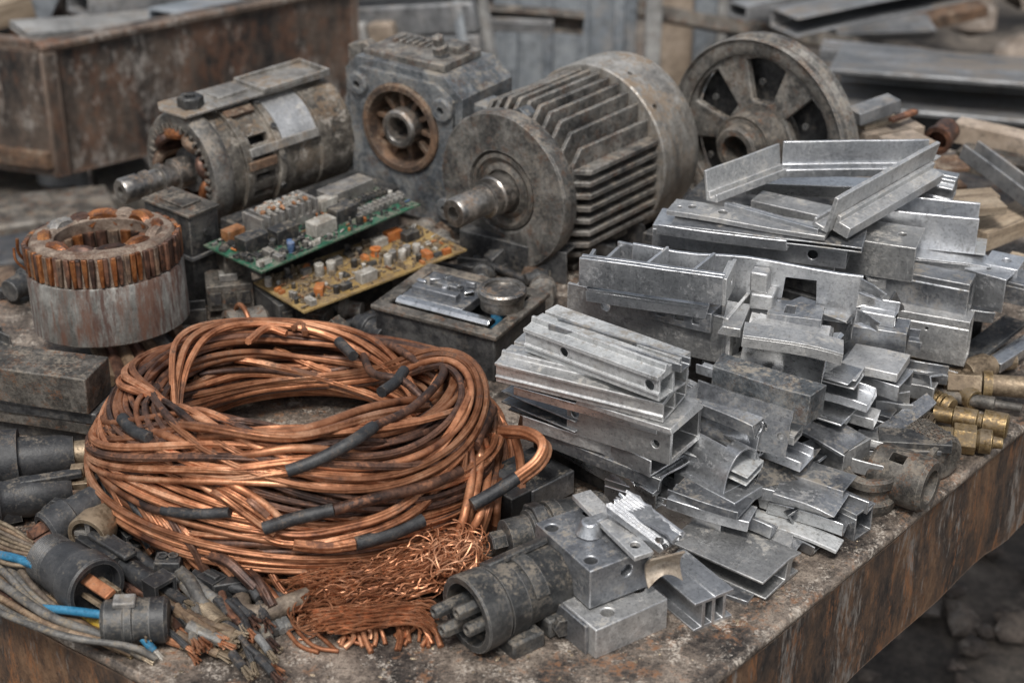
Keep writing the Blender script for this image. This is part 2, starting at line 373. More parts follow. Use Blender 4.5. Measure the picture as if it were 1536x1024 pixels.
obj('side_panel', subdiv_panel(P[0]+ul*.014+ur*.003, P[3]-ul*.002+ur*.003, 60, -TH, -.0125, .01, ur), M_ts, tb, tb0)
obj('side_panel', subdiv_panel(P[3]+ur*.014-ul*.012, P[2]-ur*.002-ul*.012, 20, -TH, -.0125, .01, ul*.99), M_ts, tb, tb0)
for p in (P[0]+ur*.06+ul*.06, P[1]-ur*.06+ul*.06, P[2]-ur*.06-ul*.06, P[3]+ur*.06-ul*.06):
    m = MB().box((-.03, -.03, 0), (.03, .03, -GZ-.013)); obj('leg', m, M_rust, tb, T(p.x-C0.x, p.y-C0.y, 0), bevel=.003)

# crumbs of rust and swarf on the table top
cr = MB(); rr = random.Random(5)
for i in range(700):
    px, py = rr.uniform(200, 1500), rr.uniform(600, 1020)
    p = at(px, py)
    q = p-C0; b_ = Matrix(((ur.x, ul.x), (ur.y, ul.y))).inverted() @ Vector((q.x, q.y))
    if b_[0] < .01 or b_[1] < .01: continue
    s = rr.choice((.0005, .0006, .0008, .001, .0016)); cr.ico(s, T(p.x, p.y, s*.4) @ RZ(rr.uniform(0, 360)), 1, .35, i, (rr.uniform(.8, 2), 1, .6))
tag(obj('scrap_crumbs', cr, M_brs2), 'fine metal crumbs and rust flakes scattered over the table top', 'debris', kind='stuff')
def axial(px, py, z, yaw, pitch=0, roll=0):
    o = at(px, py, z); d = Vector((math.cos(rad(yaw))*math.cos(rad(pitch)), math.sin(rad(yaw))*math.cos(rad(pitch)), math.sin(rad(pitch))))
    return frame(o, d, roll=roll)
def bolt(mb, M, r=.006, h=.005): mb.lathe([(0, r), (h, r), (h, r*.75)], 6, M); return mb

# ---- big finned electric motor
Mm = axial(752, 288, .107, -131)
mo = thing('electric_motor', 'large finned grey electric motor with bare shaft and round pale cowl', 'electric motor', Mm)
f = MB().lathe([(-.026, .055), (-.026, .104), (-.02, .1065), (-.003, .1065), (0, .104), (.0005, .056), (-.004, .0535), (-.008, .053), (-.009, .03)], 64).warp(.0006, 30)
obj('flange', f, M_cast, mo, ang=40)
obj('bearing_ring', MB().lathe([(-.0085, .0525), (-.002, .051), (-.001, .046), (-.004, .044), (-.006, .038), (-.003, .035), (-.002, .030), (-.008, .028), (-.01, .022)], 48), M_grim, mo)
sh = MB().lathe([(-.01, .026), (.018, .026), (.02, .0245), (.034, .0245), (.035, .0195), (.088, .0195), (.091, .0175), (.0912, .009), (.078, .008), (.078, .001)], 40)
obj('shaft', sh, M_steel, mo)
hb = MB().lathe([(-.215, .075), (-.03, .075), (-.026, .07)], 40)
def fin(a0, r0, r1, x0, x1, t=.0036):
    # plate in plane at angle
    m = RX(a0)
    hb.prism([(x0, r0), (x1+.004, r0), (x1, r1-.012), (x1-.012, r1), (x0, r1)], t, m @ Matrix(((1, 0, 0, 0), (0, 0, 1, -t/2), (0, 1, 0, 0), (0, 0, 0, 1))))
for k in range(12):                                  # upright fins on top
    y = -.0905+k*.01645; r1 = math.sqrt(max(.0, .1125**2-y*y)); bs_ = max(.0, math.sqrt(max(0, .07**2-y*y)))
    hb.prism([(-.205, bs_), (-.032, bs_), (-.034, max(bs_+.004, r1-.02)), (-.05, r1), (-.205, r1)], .0058, Matrix(((1, 0, 0, 0), (0, 0, -1, y), (0, 1, 0, 0), (0, 0, 0, 1))))
for sgn in (-1, 1):
    for k in range(8):                               # level fins on both flanks
        z = .036-k*.0168; r1 = min(.108, math.sqrt(max(.0, .124**2-z*z)))
        hb.prism([(-.205, .04), (-.028, .04), (-.028, r1-.03), (-.05, r1), (-.205, r1)], .0068, Matrix(((1, 0, 0, 0), (0, sgn, 0, 0), (0, 0, 1, z), (0, 0, 0, 1))))
hb.warp(.0011, 22, 3)
obj('finned_housing', hb, M_cast, mo, bevel=.0009)
cw = MB().lathe([(-.19, .116), (-.19, .119), (-.192, .1205), (-.255, .1205), (-.272, .117), (-.284, .104), (-.287, .06), (-.287, .0005), (-.283, .0005), (-.28, .1), (-.27, .113), (-.25, .116)], 72)
cc = MB()
for a, x in ((20, -.202), (75, -.21), (-20, -.212), (50, -.25), (-48, -.205)): cc.cyl(.1, .14, .0042, 14, RX(a) @ T(x, 0, 0) @ Matrix(((0, 0, 1, 0), (1, 0, 0, 0), (0, 1, 0, 0), (0, 0, 0, 1))) @ RY(-90) if False else RX(a) @ T(x, 0, 0) @ RY(-90))
obj('fan_cowl', cw.warp(.0012, 14), M_cowl, mo, cutter=cc, ang=30)
# cast lugs between flange and body
for a, sx in ((68, 1), (-3, 1.15), (125, .9), (180, 1)):
    l = MB().prism([(-.014, .07), (.014, .07), (.012*sx, .101), (0, .108), (-.012, .101)], .02, RX(a) @ T(-.048, 0, 0) @ YZX, holes=[circ(0, .094, .0055, 12)])
    obj('lug', l.warp(.001, 30, a), M_castb, mo, bevel=.0015)
jb = MB().box((-.085, -.088, .052), (-.045, -.06, .087)).box((-.08, -.092, .06), (-.05, -.087, .08))
obj('terminal_block', jb.warp(.002, 25), M_castb, mo, bevel=.003)
for s in (-1, 1):
    ft = MB().box((-.18, -.02, -.105), (-.05, .02, -.098)).box((-.17, -.008, -.098), (-.06, .008, -.068))
    obj('foot', ft, M_grim, mo, T(0, s*.062, 0), bevel=.0015)

# ---- stripped motor (open winding end, round rusty housing)
Ma = axial(272, 258, .098, -135)
al = thing('stripped_motor', 'stripped cylindrical motor with open rusty winding end and top bracket plate', 'electric motor', Ma)
M_hous = mat('housing_metal', [(.05, .046, .041), (.12, .107, .09), (.25, .225, .19)], .45, (.42, .66), 20, (.17, .115, .07), .34, .4, vary=0, edge=(.42, .39, .35), dirt2=(.34, .31, .27), amt2=.25)
hs_ = MB().lathe([(-.245, .0005), (-.245, .068), (-.238, .078), (-.18, .079), (-.179, .0755), (-.115, .0755), (-.114, .081), (-.106, .081), (-.105, .0755), (-.062, .0755), (-.061, .08), (-.052, .08), (-.051, .074), (-.03, .074), (-.03, .064), (-.2, .06), (-.2, .0005)], 56)
ctt = MB()
for a in (34, 14, -6, -26, -46): ctt.box((-.1, .05, -.006), (-.068, .09, .006), RX(a))
obj('housing', hs_.warp(.0007, 20), M_hous, al, cutter=ctt, ang=30)
en = MB().lathe([(-.03, .06), (-.03, .0775), (-.024, .0815), (-.006, .0815), (0, .078), (.001, .066), (-.002, .0605), (-.02, .0585)], 64, closed=True)
obj('end_ring', en.warp(.0008, 25), M_cast, al)
tr = MB()
for k in range(38):
    a = k*360/38; tr.box((-.005, -.0022, .0575), (.0032+.001*math.sin(k*5), .0022, .068), RX(a))
obj('stator_teeth', tr, M_grim, al, bevel=.0006)
for k in range(9):
    a = k*40+12; ln = .028 if k % 3 else .036
    wv = MB().tube(spline([(-.05, -ln*.5, .049), (-.008, -ln*.42, .051), (.001, 0, .053), (-.008, ln*.42, .051), (-.05, ln*.5, .049)], .004), .0075, 10)
    obj('winding', wv, M_copo if k % 3 == 0 else M_copd if k % 3 == 1 else M_rust, al, RX(a))
obj('rotor', MB().lathe([(-.18, .0005), (-.18, .04), (-.03, .041), (-.026, .036), (-.012, .03), (-.01, .0005)], 32).warp(.0006, 40), M_dark, al)
obj('shaft', MB().lathe([(-.02, .021), (.012, .021), (.013, .017), (.03, .017), (.031, .0205), (.037, .0205), (.038, .015), (.052, .015), (.053, .0175), (.06, .0175), (.061, .015), (.068, .015), (.07, .0175), (.093, .0175), (.096, .0155), (.096, .007), (.085, .006), (.085, .0005)], 32), M_steel, al)
bp = MB().prism([(-.235, -.034), (.0, -.04), (.012, -.018), (.006, .03), (-.235, .034)], .004, T(0, 0, .084)).prism([(-.23, -.018), (-.05, -.018), (-.05, .018), (-.23, .018)], .012, T(0, 0, .0745))
for a, b, c, d in ((-.235, -.034, -.12, -.031), (-.235, .031, -.12, .034), (-.123, -.03, -.12, .03), (-.235, -.03, -.232, .03)): bp.box((a, b, .0885), (c, d, .0945))
bp.box((-.11, -.014, .0885), (-.06, .012, .0925))
obj('bracket_plate', bp.warp(.0012, 16), M_cowl, al, bevel=.0008)
obj('nut', MB().lathe([(0, .0085), (0, .018), (.013, .018), (.014, .016), (.014, .0095), (.012, .0085)], 6, T(-.022, .004, .0885) @ RY(-90), closed=True), M_dark, al, bevel=.001)
nm = MB().lathe([(-.176, .0768), (-.176, .0785), (-.118, .0785), (-.118, .0768)], 24, RX(0), closed=True, a0=rad(22), a1=rad(75))
obj('bare_band', nm, M_alu2, al)
for k, a in enumerate((62, 5, 16)):
    sl = MB().box((-.1, -.012, .0757), (-.055, .0, .0825), RX(a-90)) if k < 2 else MB().box((-.176, -.014, .0757), (-.06, -.002, .083), RX(a-90))
    obj('side_strip', sl, M_cowl if k == 2 else M_rust, al, bevel=.001)
bx = MB().box((-.24, -.05, -.098), (-.04, .05, -.09)).box((-.22, -.012, -.09), (-.06, .012, -.07)); obj('base', bx, M_grim, al, bevel=.0015)

for a in (100, 70, 40, 10, -20, -50): obj('bolt', bolt(MB(), RX(a-90) @ T(-.1, 0, 0) @ T(-.01, 0, .0808) @ RY(-90), .0045, .004), M_dark, al)
# ---- gearbox
Mg = axial(606, 190, .135, -124)
gb = thing('gearbox', 'square cast gearbox with rusty round bore and ribbed hub on front', 'gearbox', Mg)
hw, zt, zb = .098, .082, -.135
out = [(-hw, zb), (hw*.98, zb), (hw, zt-.025), (hw-.03, zt), (-hw+.02, zt+.004), (-hw, zt-.016)]
bd = MB().prism([(u, v) for u, v in out], .118, T(-.118, 0, 0) @ YZX, nseg=4)
bd.prism([(-hw+.012, zb+.01), (hw-.012, zb+.01), (hw-.012, zt-.03), (hw-.04, zt-.01), (-hw+.03, zt-.008), (-hw+.012, zt-.025)], .008, T(-.001, 0, 0) @ YZX)
for y0, z0 in ((-.07, .05), (.07, .04), (.075, -.1), (-.075, -.1)): bd.lathe([(-.02, .017), (.011, .0165), (.013, .014), (.013, .0005)], 20, T(0, y0, z0))
cb = MB().cyl(-.06, .03, .064, 56)
for y0, z0 in ((-.07, .05), (.07, .04), (.075, -.1), (-.075, -.1)): cb.cyl(.0, .04, .006, 14, T(0, y0, z0))
obj('casing', bd.warp(.0016, 14, 2), M_castb, gb, cutter=cb, bevel=.003)
obj('bore_ring', MB().lathe([(-.04, .0635), (.0105, .0635), (.0125, .061), (.0125, .054), (.008, .051), (-.04, .05)], 56).warp(.0005, 30), M_rust, gb)
obj('bore_floor', MB().lathe([(-.05, .0635), (-.041, .0632), (-.04, .0005)], 40), M_grim, gb)
hbm = MB().lathe([(-.045, .028), (.012, .027), (.015, .024), (.015, .0185), (.012, .0165), (-.03, .0155), (-.03, .0005)], 40)
obj('hub', hbm, M_steel, gb)
for k in range(10): obj('rib', MB().box((-.04, -.0035, .027), (-.004, .0035, .0505), RX(k*36+9)).warp(.0008, 40, k), M_rust, gb, bevel=.0012)
pt = MB().lathe([(-.01, .024), (0, .05), (.012, .05), (.014, .046), (.014, .034), (.004, .031), (-.004, .0005)], 40, T(-.058, -hw, -.002) @ RZ(-90))
obj('side_port', pt, M_castb, gb)
tp = MB().box((-.1, -.075, zt+.001), (-.012, .06, zt+.012)).box((-.09, .02, zt+.012), (-.06, .05, zt+.022))
for k in range(6): tp.box((-.085, -.06+k*.011, zt+.012), (-.055, -.055+k*.011, zt+.017))
obj('top_cover', tp.warp(.0015, 20), M_cast, gb, bevel=.0015)
obj('plug_bolt', MB().lathe([(0, .012), (.01, .012), (.012, .008), (.024, .008), (.026, .0005)], 6, T(-.04, .036, zt+.02) @ RY(-70)), M_cast, gb)
ea = MB().prism([(-.03, -.02), (.025, -.028), (.03, .012), (0, .03), (-.03, .02)], .018, T(-.075, -hw-.012, .055) @ YZX, holes=[circ(0, .006, .008, 14)])
obj('ear', ea.warp(.001, 20), M_cast, gb, bevel=.002)
e2 = MB().prism([(-.02, -.03), (.02, -.02), (.012, .03), (-.02, .026)], .02, T(-.05, hw+.014, .01) @ YZX); obj('ear', e2.warp(.001, 20), M_cowl, gb, bevel=.003)

# ---- spoked pulley
Mp = axial(1128, 215, .125, -133)
pu = thing('pulley_wheel', 'big spoked cast iron pulley wheel leaning behind the aluminium pile', 'pulley wheel', Mp)
rim = MB().lathe([(-.03, .119), (-.010, .119), (-.008, .122), (-.008, .136), (-.004, .1405), (-.009, .1425), (-.013, .137), (-.026, .137), (-.030, .1425), (-.040, .143), (-.043, .139), (-.043, .122), (-.038, .119)], 80, closed=True)
obj('rim', rim.warp(.0008, 18), M_cast, pu)
web = MB(); hol = []
for k in range(6):
    a = rad(k*60+28); h = rad(16)
    hol.append([(rr*math.cos(a+b), rr*math.sin(a+b)) for rr, b in ((.056, -h*1.0), (.054, 0), (.056, h*1.0), (.111, h*1.02), (.114, h*.5), (.115, 0), (.114, -h*.5), (.111, -h*1.02))])
web.prism(circ(0, 0, .1195, 64), .012, T(-.026, 0, 0) @ YZX, holes=hol)
obj('spoked_web', web.warp(.0006, 18), M_cast, pu, bevel=.002)
hub = MB().lathe([(-.045, .048), (.0, .048), (.006, .045), (.022, .043), (.02, .039), (.021, .033), (.036, .032), (.039, .029), (.039, .021), (.02, .0195), (-.04, .0195)], 44)
obj('hub', hub.warp(.0005, 20), M_grim, pu)
obj('back_plate', MB().lathe([(-.042, .0505), (-.042, .118), (-.039, .118), (-.039, .0505)], 48, closed=True), M_dark, pu)
for k in range(6): obj('bolt', bolt(MB(), RX(k*60+58) @ T(-.0135, 0, .085), .0045, .004), M_dark, pu)
# ------------------------------------------------------------ copper coil
CC = Vector((-.219, -.300, 0)); FR = rad(-100)
PROF = [(.182, .004), (.197, .014), (.206, .034), (.204, .060), (.195, .090), (.182, .116), (.166, .132), (.150, .128), (.139, .110), (.135, .082), (.134, .055), (.140, .02)]
_seg = [0]
for a, b in zip(PROF, PROF[1:]): _seg.append(_seg[-1]+math.hypot(b[0]-a[0], b[1]-a[1]))
LP = _seg[-1]
def _pp(t):
    s = max(-.02*LP, min(1.02*LP, t*LP))
    for i in range(len(PROF)-1):
        if s <= _seg[i+1] or i == len(PROF)-2:
            k = (s-_seg[i])/(_seg[i+1]-_seg[i]); a, b = PROF[i], PROF[i+1]
            return a[0]+(b[0]-a[0])*k, a[1]+(b[1]-a[1])*k
def prof(t):                                       # rounded outline of the heap's section and its outward normal
    t = max(.03, min(.97, t)); q = [_pp(t+d) for d in (-.07, -.045, -.02, 0, .02, .045, .07)]
    r = sum(p[0] for p in q)/7; z = sum(p[1] for p in q)/7; a, b = _pp(t-.09), _pp(t+.09); tx, tz = b[0]-a[0], b[1]-a[1]; l = math.hypot(tx, tz)
    return r, z, tz/l, -tx/l
def hz(ph):                                        # the heap is taller at the front and lumpy
    return .92+.23*math.cos(ph-FR)+.05*math.sin(3*ph+1)
def cpt(t, ph, lift=0):
    r, z, nr, nzz = prof(t); r += nr*lift*1.0; z += nzz*lift
    k = 1+.015*math.sin(2*ph+.6)
    return Vector((r*k*math.cos(ph), r*k*math.sin(ph), max(z*hz(ph), .004)))
def outer_t(px, py, lift=.006):                    # first point of the heap seen along a line of sight
    z = .2
    while z > 0:
        p = at(px, py, z)-CC; ph = math.atan2(p.y, p.x); r = math.hypot(p.x, p.y); zz = z/hz(ph)
        best = min((( (PROF[i][0]-r)**2+(PROF[i][1]-zz)**2 ), i) for i in range(len(PROF)))
        for i in range(len(PROF)-1):
            (r0, z0), (r1, z1) = PROF[i], PROF[i+1]
            if i < 6 and z0 <= zz <= z1 and r <= r0+(r1-r0)*(zz-z0)/max(1e-6, z1-z0): return p+(-(ray(px, py).normalized()))*lift
            if i >= 6 and z1 <= zz <= z0 and r <= .18 and r >= r0+(r1-r0)*(z0-zz)/max(1e-6, z0-z1): return p+(-(ray(px, py).normalized()))*lift
        z -= .001
    return at(px, py, lift)-CC
coil = thing('copper_wire_coil', 'big round coil of bare stranded copper cable with taped black lengths', 'wire coil', T(*CC))
cr = random.Random(21)
HEAP = [None]
def cable(path, r, m, lob=None, name='copper_cable'):
    lob = cr.choice((0, 6, 6, 7, 5)) if lob is None else lob
    mb = (HEAP[0] or MB()).tube(path, r, (24 if HEAP[0] is None else 15) if lob else 9, lob if HEAP[0] is None else min(lob, 4), .2, cr.choice((-1, 1))*cr.uniform(10, 26))
    return None if HEAP[0] else obj(name, mb, m, coil, ang=75, recalc=False)
def loop(t, dt, ph0, span, lift, r, m, wob=.004, f=1.0, p1=0.0):
    n = int(span*.2/.0042); pts = []; sd = cr.uniform(0, 99)
    for i in range(n+1):
        q = i/n; ph = ph0+span*q
        tt = t+dt*math.sin(f*ph+p1); tt = .5+.5*math.tanh((tt-.5)*2.1)/math.tanh(1.05)*.96
        nn = noise.noise_vector(Vector((math.cos(ph)*2.2, math.sin(ph)*2.2, sd)))
        e = min(1, min(q, 1-q)*10)
        p = cpt(tt+nn.x*wob*3, ph, lift+nn.y*wob*.6-(1-e)*(1-e)*.02); pts.append(p)
    return cable(pts, r, m)
CM = [M_cop, M_cop, M_cop, M_cop, M_copb, M_copd, M_copd]
# inner heap; deepest loops dark copper, shade between strands put into the colour
for m_ in (M_cop, M_copd):
    HEAP[0] = MB()
    for k in range(26 if m_ is M_cop else 30):
        n_ = 26 if m_ is M_cop else 30; loop(.02+.96*k/(n_-1), .045, cr.uniform(0, 6.28), 6.1, -.0005+cr.uniform(-.002, .002) if m_ is M_cop else -.004, cr.uniform(.0028, .0035), m_, .0028, 1, cr.uniform(0, 6.28))
    hp = obj('copper_cable', HEAP[0], m_, coil, ang=75, recalc=False); hp['kind'] = 'stuff'; HEAP[0] = None
# bundles lying on it
nb = 0
for b in range(16):
    t0 = .06+.86*((b*.618) % 1); n = cr.choice((3, 4, 4)); ph0 = cr.uniform(0, 6.28); span = cr.uniform(3.4, 5.8)
    dt = cr.uniform(.08, .24)*cr.choice((-1, 1)); f = 1; p1 = cr.uniform(0, 6.28); lf = .003+.007*(b % 3)/2
    for j in range(n):
        r = cr.uniform(.0029, .0038); loop(t0+(j-(n-1)/2)*.026, dt, ph0+cr.uniform(-.3, .3), span*cr.uniform(.85, 1.05), lf+cr.uniform(0, .003), r, cr.choice(CM), .0012, f, p1); nb += 1
def draped(pts, r, m, lift=.0105, lob=None, name='copper_cable', dive=0):
    q = [outer_t(x, y, lift) for x, y in pts]
    r *= .84 if name == 'copper_cable' else .92
    c_ = Vector((0, 0, -.02)); ph_ = lambda p: Vector((p.x, p.y, 0)).normalized()*.172
    if dive in (1, 3): q[0] = q[0].lerp(ph_(q[0])+Vector((0, 0, .07)), .45)
    if dive in (2, 3): q[-1] = q[-1].lerp(ph_(q[-1])+Vector((0, 0, .07)), .45)
    return cable(spline(q, .004), r, m, lob, name)
# flat stranded runs on the front face and their cut ends
for pts, r, m in (
    ([(160, 640), (163, 705), (190, 770), (230, 828)], .0052, M_cop), ([(205, 690), (235, 760), (275, 815), (298, 855)], .005, M_copb),
    ([(212, 770), (262, 810), (320, 868)], .0052, M_cop), ([(250, 800), (300, 845), (356, 868)], .0048, M_copb), ([(225, 745), (282, 800), (345, 848)], .0046, M_cop),
    ([(290, 715), (330, 742), (372, 772), (412, 800)], .0046, M_copb), ([(297, 708), (340, 736), (384, 764), (418, 790)], .0046, M_copb), ([(306, 702), (350, 728), (392, 752), (424, 780)], .0044, M_copb),
    ([(352, 735), (378, 752), (402, 772)], .0054, M_copd), ([(300, 798), (345, 822), (388, 850), (392, 865)], .0044, M_copd), ([(290, 815), (335, 848), (380, 880)], .0044, M_copd),
    ([(320, 850), (400, 868), (500, 866), (640, 835), (740, 770)], .005, M_copb), ([(372, 864), (450, 868), (520, 862), (582, 858)], .0052, M_copd),
    ([(385, 880), (430, 892), (480, 890), (560, 880)], .004, M_cop), ([(560, 872), (620, 858), (660, 838), (690, 815)], .0045, M_copd),
    ([(360, 770), (430, 800), (520, 790), (600, 760), (690, 690)], .0052, M_cop), ([(330, 768), (420, 812), (520, 806), (620, 768), (700, 700)], .005, M_copb),
    ([(175, 620), (230, 668), (330, 702), (450, 690), (580, 652)], .0054, M_cop), ([(170, 640), (225, 690), (330, 716), (450, 706), (590, 668)], .005, M_copb), ([(185, 600), (240, 650), (340, 682), (450, 672), (570, 640)], .005, M_cop),
    ([(255, 610), (330, 652), (450, 645), (560, 610), (640, 560)], .0055, M_cop), ([(240, 590), (300, 640), (440, 655), (570, 622), (655, 570)], .005, M_copb),
    ([(600, 720), (660, 670), (700, 600), (690, 550)], .0055, M_cop), ([(560, 760), (650, 720), (720, 640), (725, 580)], .005, M_copb), ([(690, 740), (730, 690), (752, 630), (745, 590)], .0055, M_copb), ([(716, 800), (760, 720), (762, 650), (748, 610)], .005, M_cop)):
    nd_ = pts[-1][0] > 590 or len(pts) == 5 or pts[0][0] > 600; draped(pts, r, m, dive=3 if nd_ else 1)
for pts in ([(640, 690), (700, 655), (735, 600)], [(610, 800), (680, 745), (735, 680)], [(520, 545), (560, 560), (610, 575), (660, 600)], [(560, 505), (600, 525), (640, 548)]): draped(pts, .0052, M_copd, .006, 0, dive=3)
# black taped and sheathed lengths
for pts, r, m in (([(430, 706), (475, 690), (525, 664), (560, 640)], .0068, M_rub), ([(396, 792), (440, 778), (500, 764)], .0072, M_rub), ([(533, 815), (580, 802), (634, 780)], .0078, M_rub),
                  ([(184, 628), (200, 645), (226, 658)], .0072, M_rub), ([(245, 765), (290, 770), (345, 768)], .0058, M_rub), ([(572, 588), (592, 574), (606, 556)], .0064, M_rub), ([(508, 512), (520, 524), (530, 534)], .0066, M_rub)):
    draped(pts, r, m, .0165, 0, 'tape_sleeve')
for pts, r in (([(500, 764), (570, 745), (640, 728), (690, 706)], .0062), ([(345, 768), (240, 765), (190, 740)], .0052), ([(712, 668), (724, 640), (738, 614)], .0068)): draped(pts, r, M_copd, .0165, 0, 'sheathed_cable')
draped([(440, 815), (490, 820), (533, 815)], .0066, M_copb, .0145, 6)
draped([(560, 640), (620, 610), (665, 560), (640, 520)], .0054, M_copd, .014, 0, dive=2)
# loose loop on the right
lp = [at(752, 645, .09), at(790, 648, .10), at(814, 664, .10), at(806, 690, .09), at(775, 716, .075)]
cable(spline([p-CC for p in lp]), .005, M_cop, 5); cable(spline([p-CC+Vector((.004, .003, -.006)) for p in lp]), .0045, M_copb, 5)
cable(spline([at(775, 716, .076)-CC, at(745, 736, .068)-CC, at(708, 757, .06)-CC]), .0068, M_rub, 0, 'tape_sleeve')
cable(spline([at(772, 655, .085)-CC, at(780, 690, .06)-CC, at(783, 735, .03)-CC]), .0042, M_cop, 5)
for a, b, c in (((700, 700), (690, 760), (672, 800)), ((735, 690), (725, 745), (700, 800)), ((752, 700), (745, 760), (735, 810)), ((722, 700), (700, 770), (690, 835))): draped([a, b, c], .0048, M_cop, .006)
draped([(430, 500), (400, 492), (372, 512)], .0045, M_cop, .01); draped([(440, 492), (452, 486), (458, 500)], .004, M_cop, .012)

# cut ends fanning out at the lower left and right of the heap
er = random.Random(41)
for k in range(15):
    x0, y0 = 165+k*13+er.uniform(-8, 8), 735+k*6+er.uniform(-12, 12); q0 = outer_t(x0, y0, .008); q1 = outer_t(x0+22, y0+34, .012)
    x2, y2 = x0+55+er.uniform(0, 50), y0+78+er.uniform(-5, 14); q2 = at(x2, y2, er.uniform(.012, .03))-CC; qm = (q1+q2)/2+Vector((0, -.004, .012))
    cable(spline([q0, q1, qm, q2], .004), er.uniform(.0038, .005), er.choice((M_cop, M_copb, M_copd, M_copd, M_rub)))
for k in range(6):
    x0, y0 = 690+k*12, 640+er.uniform(-25, 25); cable(spline([outer_t(x0, y0, .008), outer_t(x0+6, y0+50, .012), at(x0-4, y0+110, .05)-CC, at(x0-16+er.uniform(-10, 10), y0+150, .025)-CC], .004), er.uniform(.0036, .0046), er.choice((M_cop, M_copb, M_copd)))
# ------------------------------------------------------------ frayed copper strands
fr = random.Random(3)
fb = thing('frayed_wire_bundle', 'tangled bundle of fine frayed copper strands in front of the coil', 'wire bundle', T(*at(600, 900)))
F0 = at(600, 900)
def strands(paths, n, r, spread, curl, name, m, jitter=0.12, flat=.6):
    mb = MB()
    for i in range(n):
        P = fr.choice(paths); o = Vector((fr.gauss(0, 1), fr.gauss(0, 1), abs(fr.gauss(0, flat))))*spread; sd = fr.uniform(0, 500)
        t0, t1 = fr.uniform(0, jitter), 1-fr.uniform(0, jitter)
        q = spline(P, .003); a, b = int(t0*(len(q)-1)), int(t1*(len(q)-1)); q = q[a:max(b, a+6)]
        pts = []
        for k, p in enumerate(q):
            nn = noise.noise_vector(Vector((k*.16, sd, 1)))*curl+noise.noise_vector(Vector((k*.5, sd, 9)))*curl*.35
            z = p+o*(1+.5*abs(k/len(q)-.5))+nn; z.z = max(z.z, r); pts.append(z-F0)
        mb.tube(pts, r*fr.uniform(.8, 1.2), 4, cap=False)
    return obj(name, mb, m, fb, recalc=False, ang=80)
U = lambda L: [at(x, y, z) for x, y, z in L]
strands([U([(452, 885, .012), (520, 872, .018), (590, 852, .026), (650, 835, .03), (700, 842, .02)]), U([(455, 905, .01), (540, 890, .016), (610, 868, .025), (665, 845, .03), (720, 850, .012)]),
         U([(470, 925, .006), (560, 900, .015), (630, 880, .022), (690, 860, .02)])], 330, .00075, .009, .008, 'loose_strands', M_copb)
strands([U([(480, 938, .014), (560, 930, .018), (620, 928, .016), (646, 950, .004)]), U([(482, 928, .018), (560, 920, .022), (630, 915, .018), (650, 935, .003)])], 150, .0009, .005, .0035, 'combed_strands', M_copb, .06)
# curly knot
kn = MB()
for i in range(210):
    c = at(fr.uniform(640, 715), fr.uniform(805, 862), fr.uniform(.01, .045)); a = fr.uniform(0, 6.28); R_ = fr.uniform(.006, .014); ax = Vector((fr.gauss(0, 1), fr.gauss(0, 1), fr.gauss(0, 1))).normalized()
    u = ax.orthogonal().normalized(); v = ax.cross(u); pts = []
    for k in range(18):
        an = a+k*.28; p = c+(u*math.cos(an)+v*math.sin(an)*.8)*R_*(1+.02*k)+ax*k*.0008; p.z = max(p.z, .001); pts.append(p-F0)
    kn.tube(pts, .00075, 4, cap=False)
obj('curled_strands', kn, M_copb, fb, recalc=False, ang=80)
kn = MB()
for i in range(60):
    c = at(fr.uniform(440, 500), fr.uniform(885, 940), fr.uniform(.002, .02)); a = fr.uniform(0, 6.28); R_ = fr.uniform(.007, .018); ax = Vector((fr.gauss(0, .5), fr.gauss(0, 1), fr.gauss(0, 1))).normalized()
    u = ax.orthogonal().normalized(); v = ax.cross(u); pts = []
    for k in range(16):
        an = a+k*.22; p = c+(u*math.cos(an)+v*math.sin(an)*.8)*R_; p.z = max(p.z, .001); pts.append(p-F0)
    kn.tube(pts, .0009, 4, cap=False)
obj('curled_strands', kn, M_cop, fb, recalc=False, ang=80)
ke = MB()
for i in range(34):
    x = fr.uniform(500, 650); y0 = 925+fr.uniform(-8, 10); ln = fr.uniform(20, 48)
    P_ = [at(x-fr.uniform(20, 50), y0-6, .014), at(x-5, y0, .014), at(x+fr.uniform(0, 14), y0+ln*.55, .008), at(x+fr.uniform(-4, 14), y0+ln, .0025)]
    ke.tube([p-F0 for p in spline(P_, .004)], fr.uniform(.0013, .0026), 6, rv=lambda t: .8+.5*t)
obj('cut_ends', ke, M_copb, fb, recalc=False, ang=60)
ks = MB()
for P_ in ([(438, 905, .003), (440, 935, .003), (470, 968, .003), (508, 976, .003)], [(430, 945, .002), (450, 968, .002), (478, 978, .002)], [(520, 950, .006), (530, 962, .004), (560, 968, .002)], [(476, 950, .004), (490, 962, .002), (505, 976, .002)]):
    ks.tube([p-F0 for p in spline(U(P_), .004)], .0021, 8)
obj('stray_wire', ks, M_cop, fb, recalc=False, ang=60)

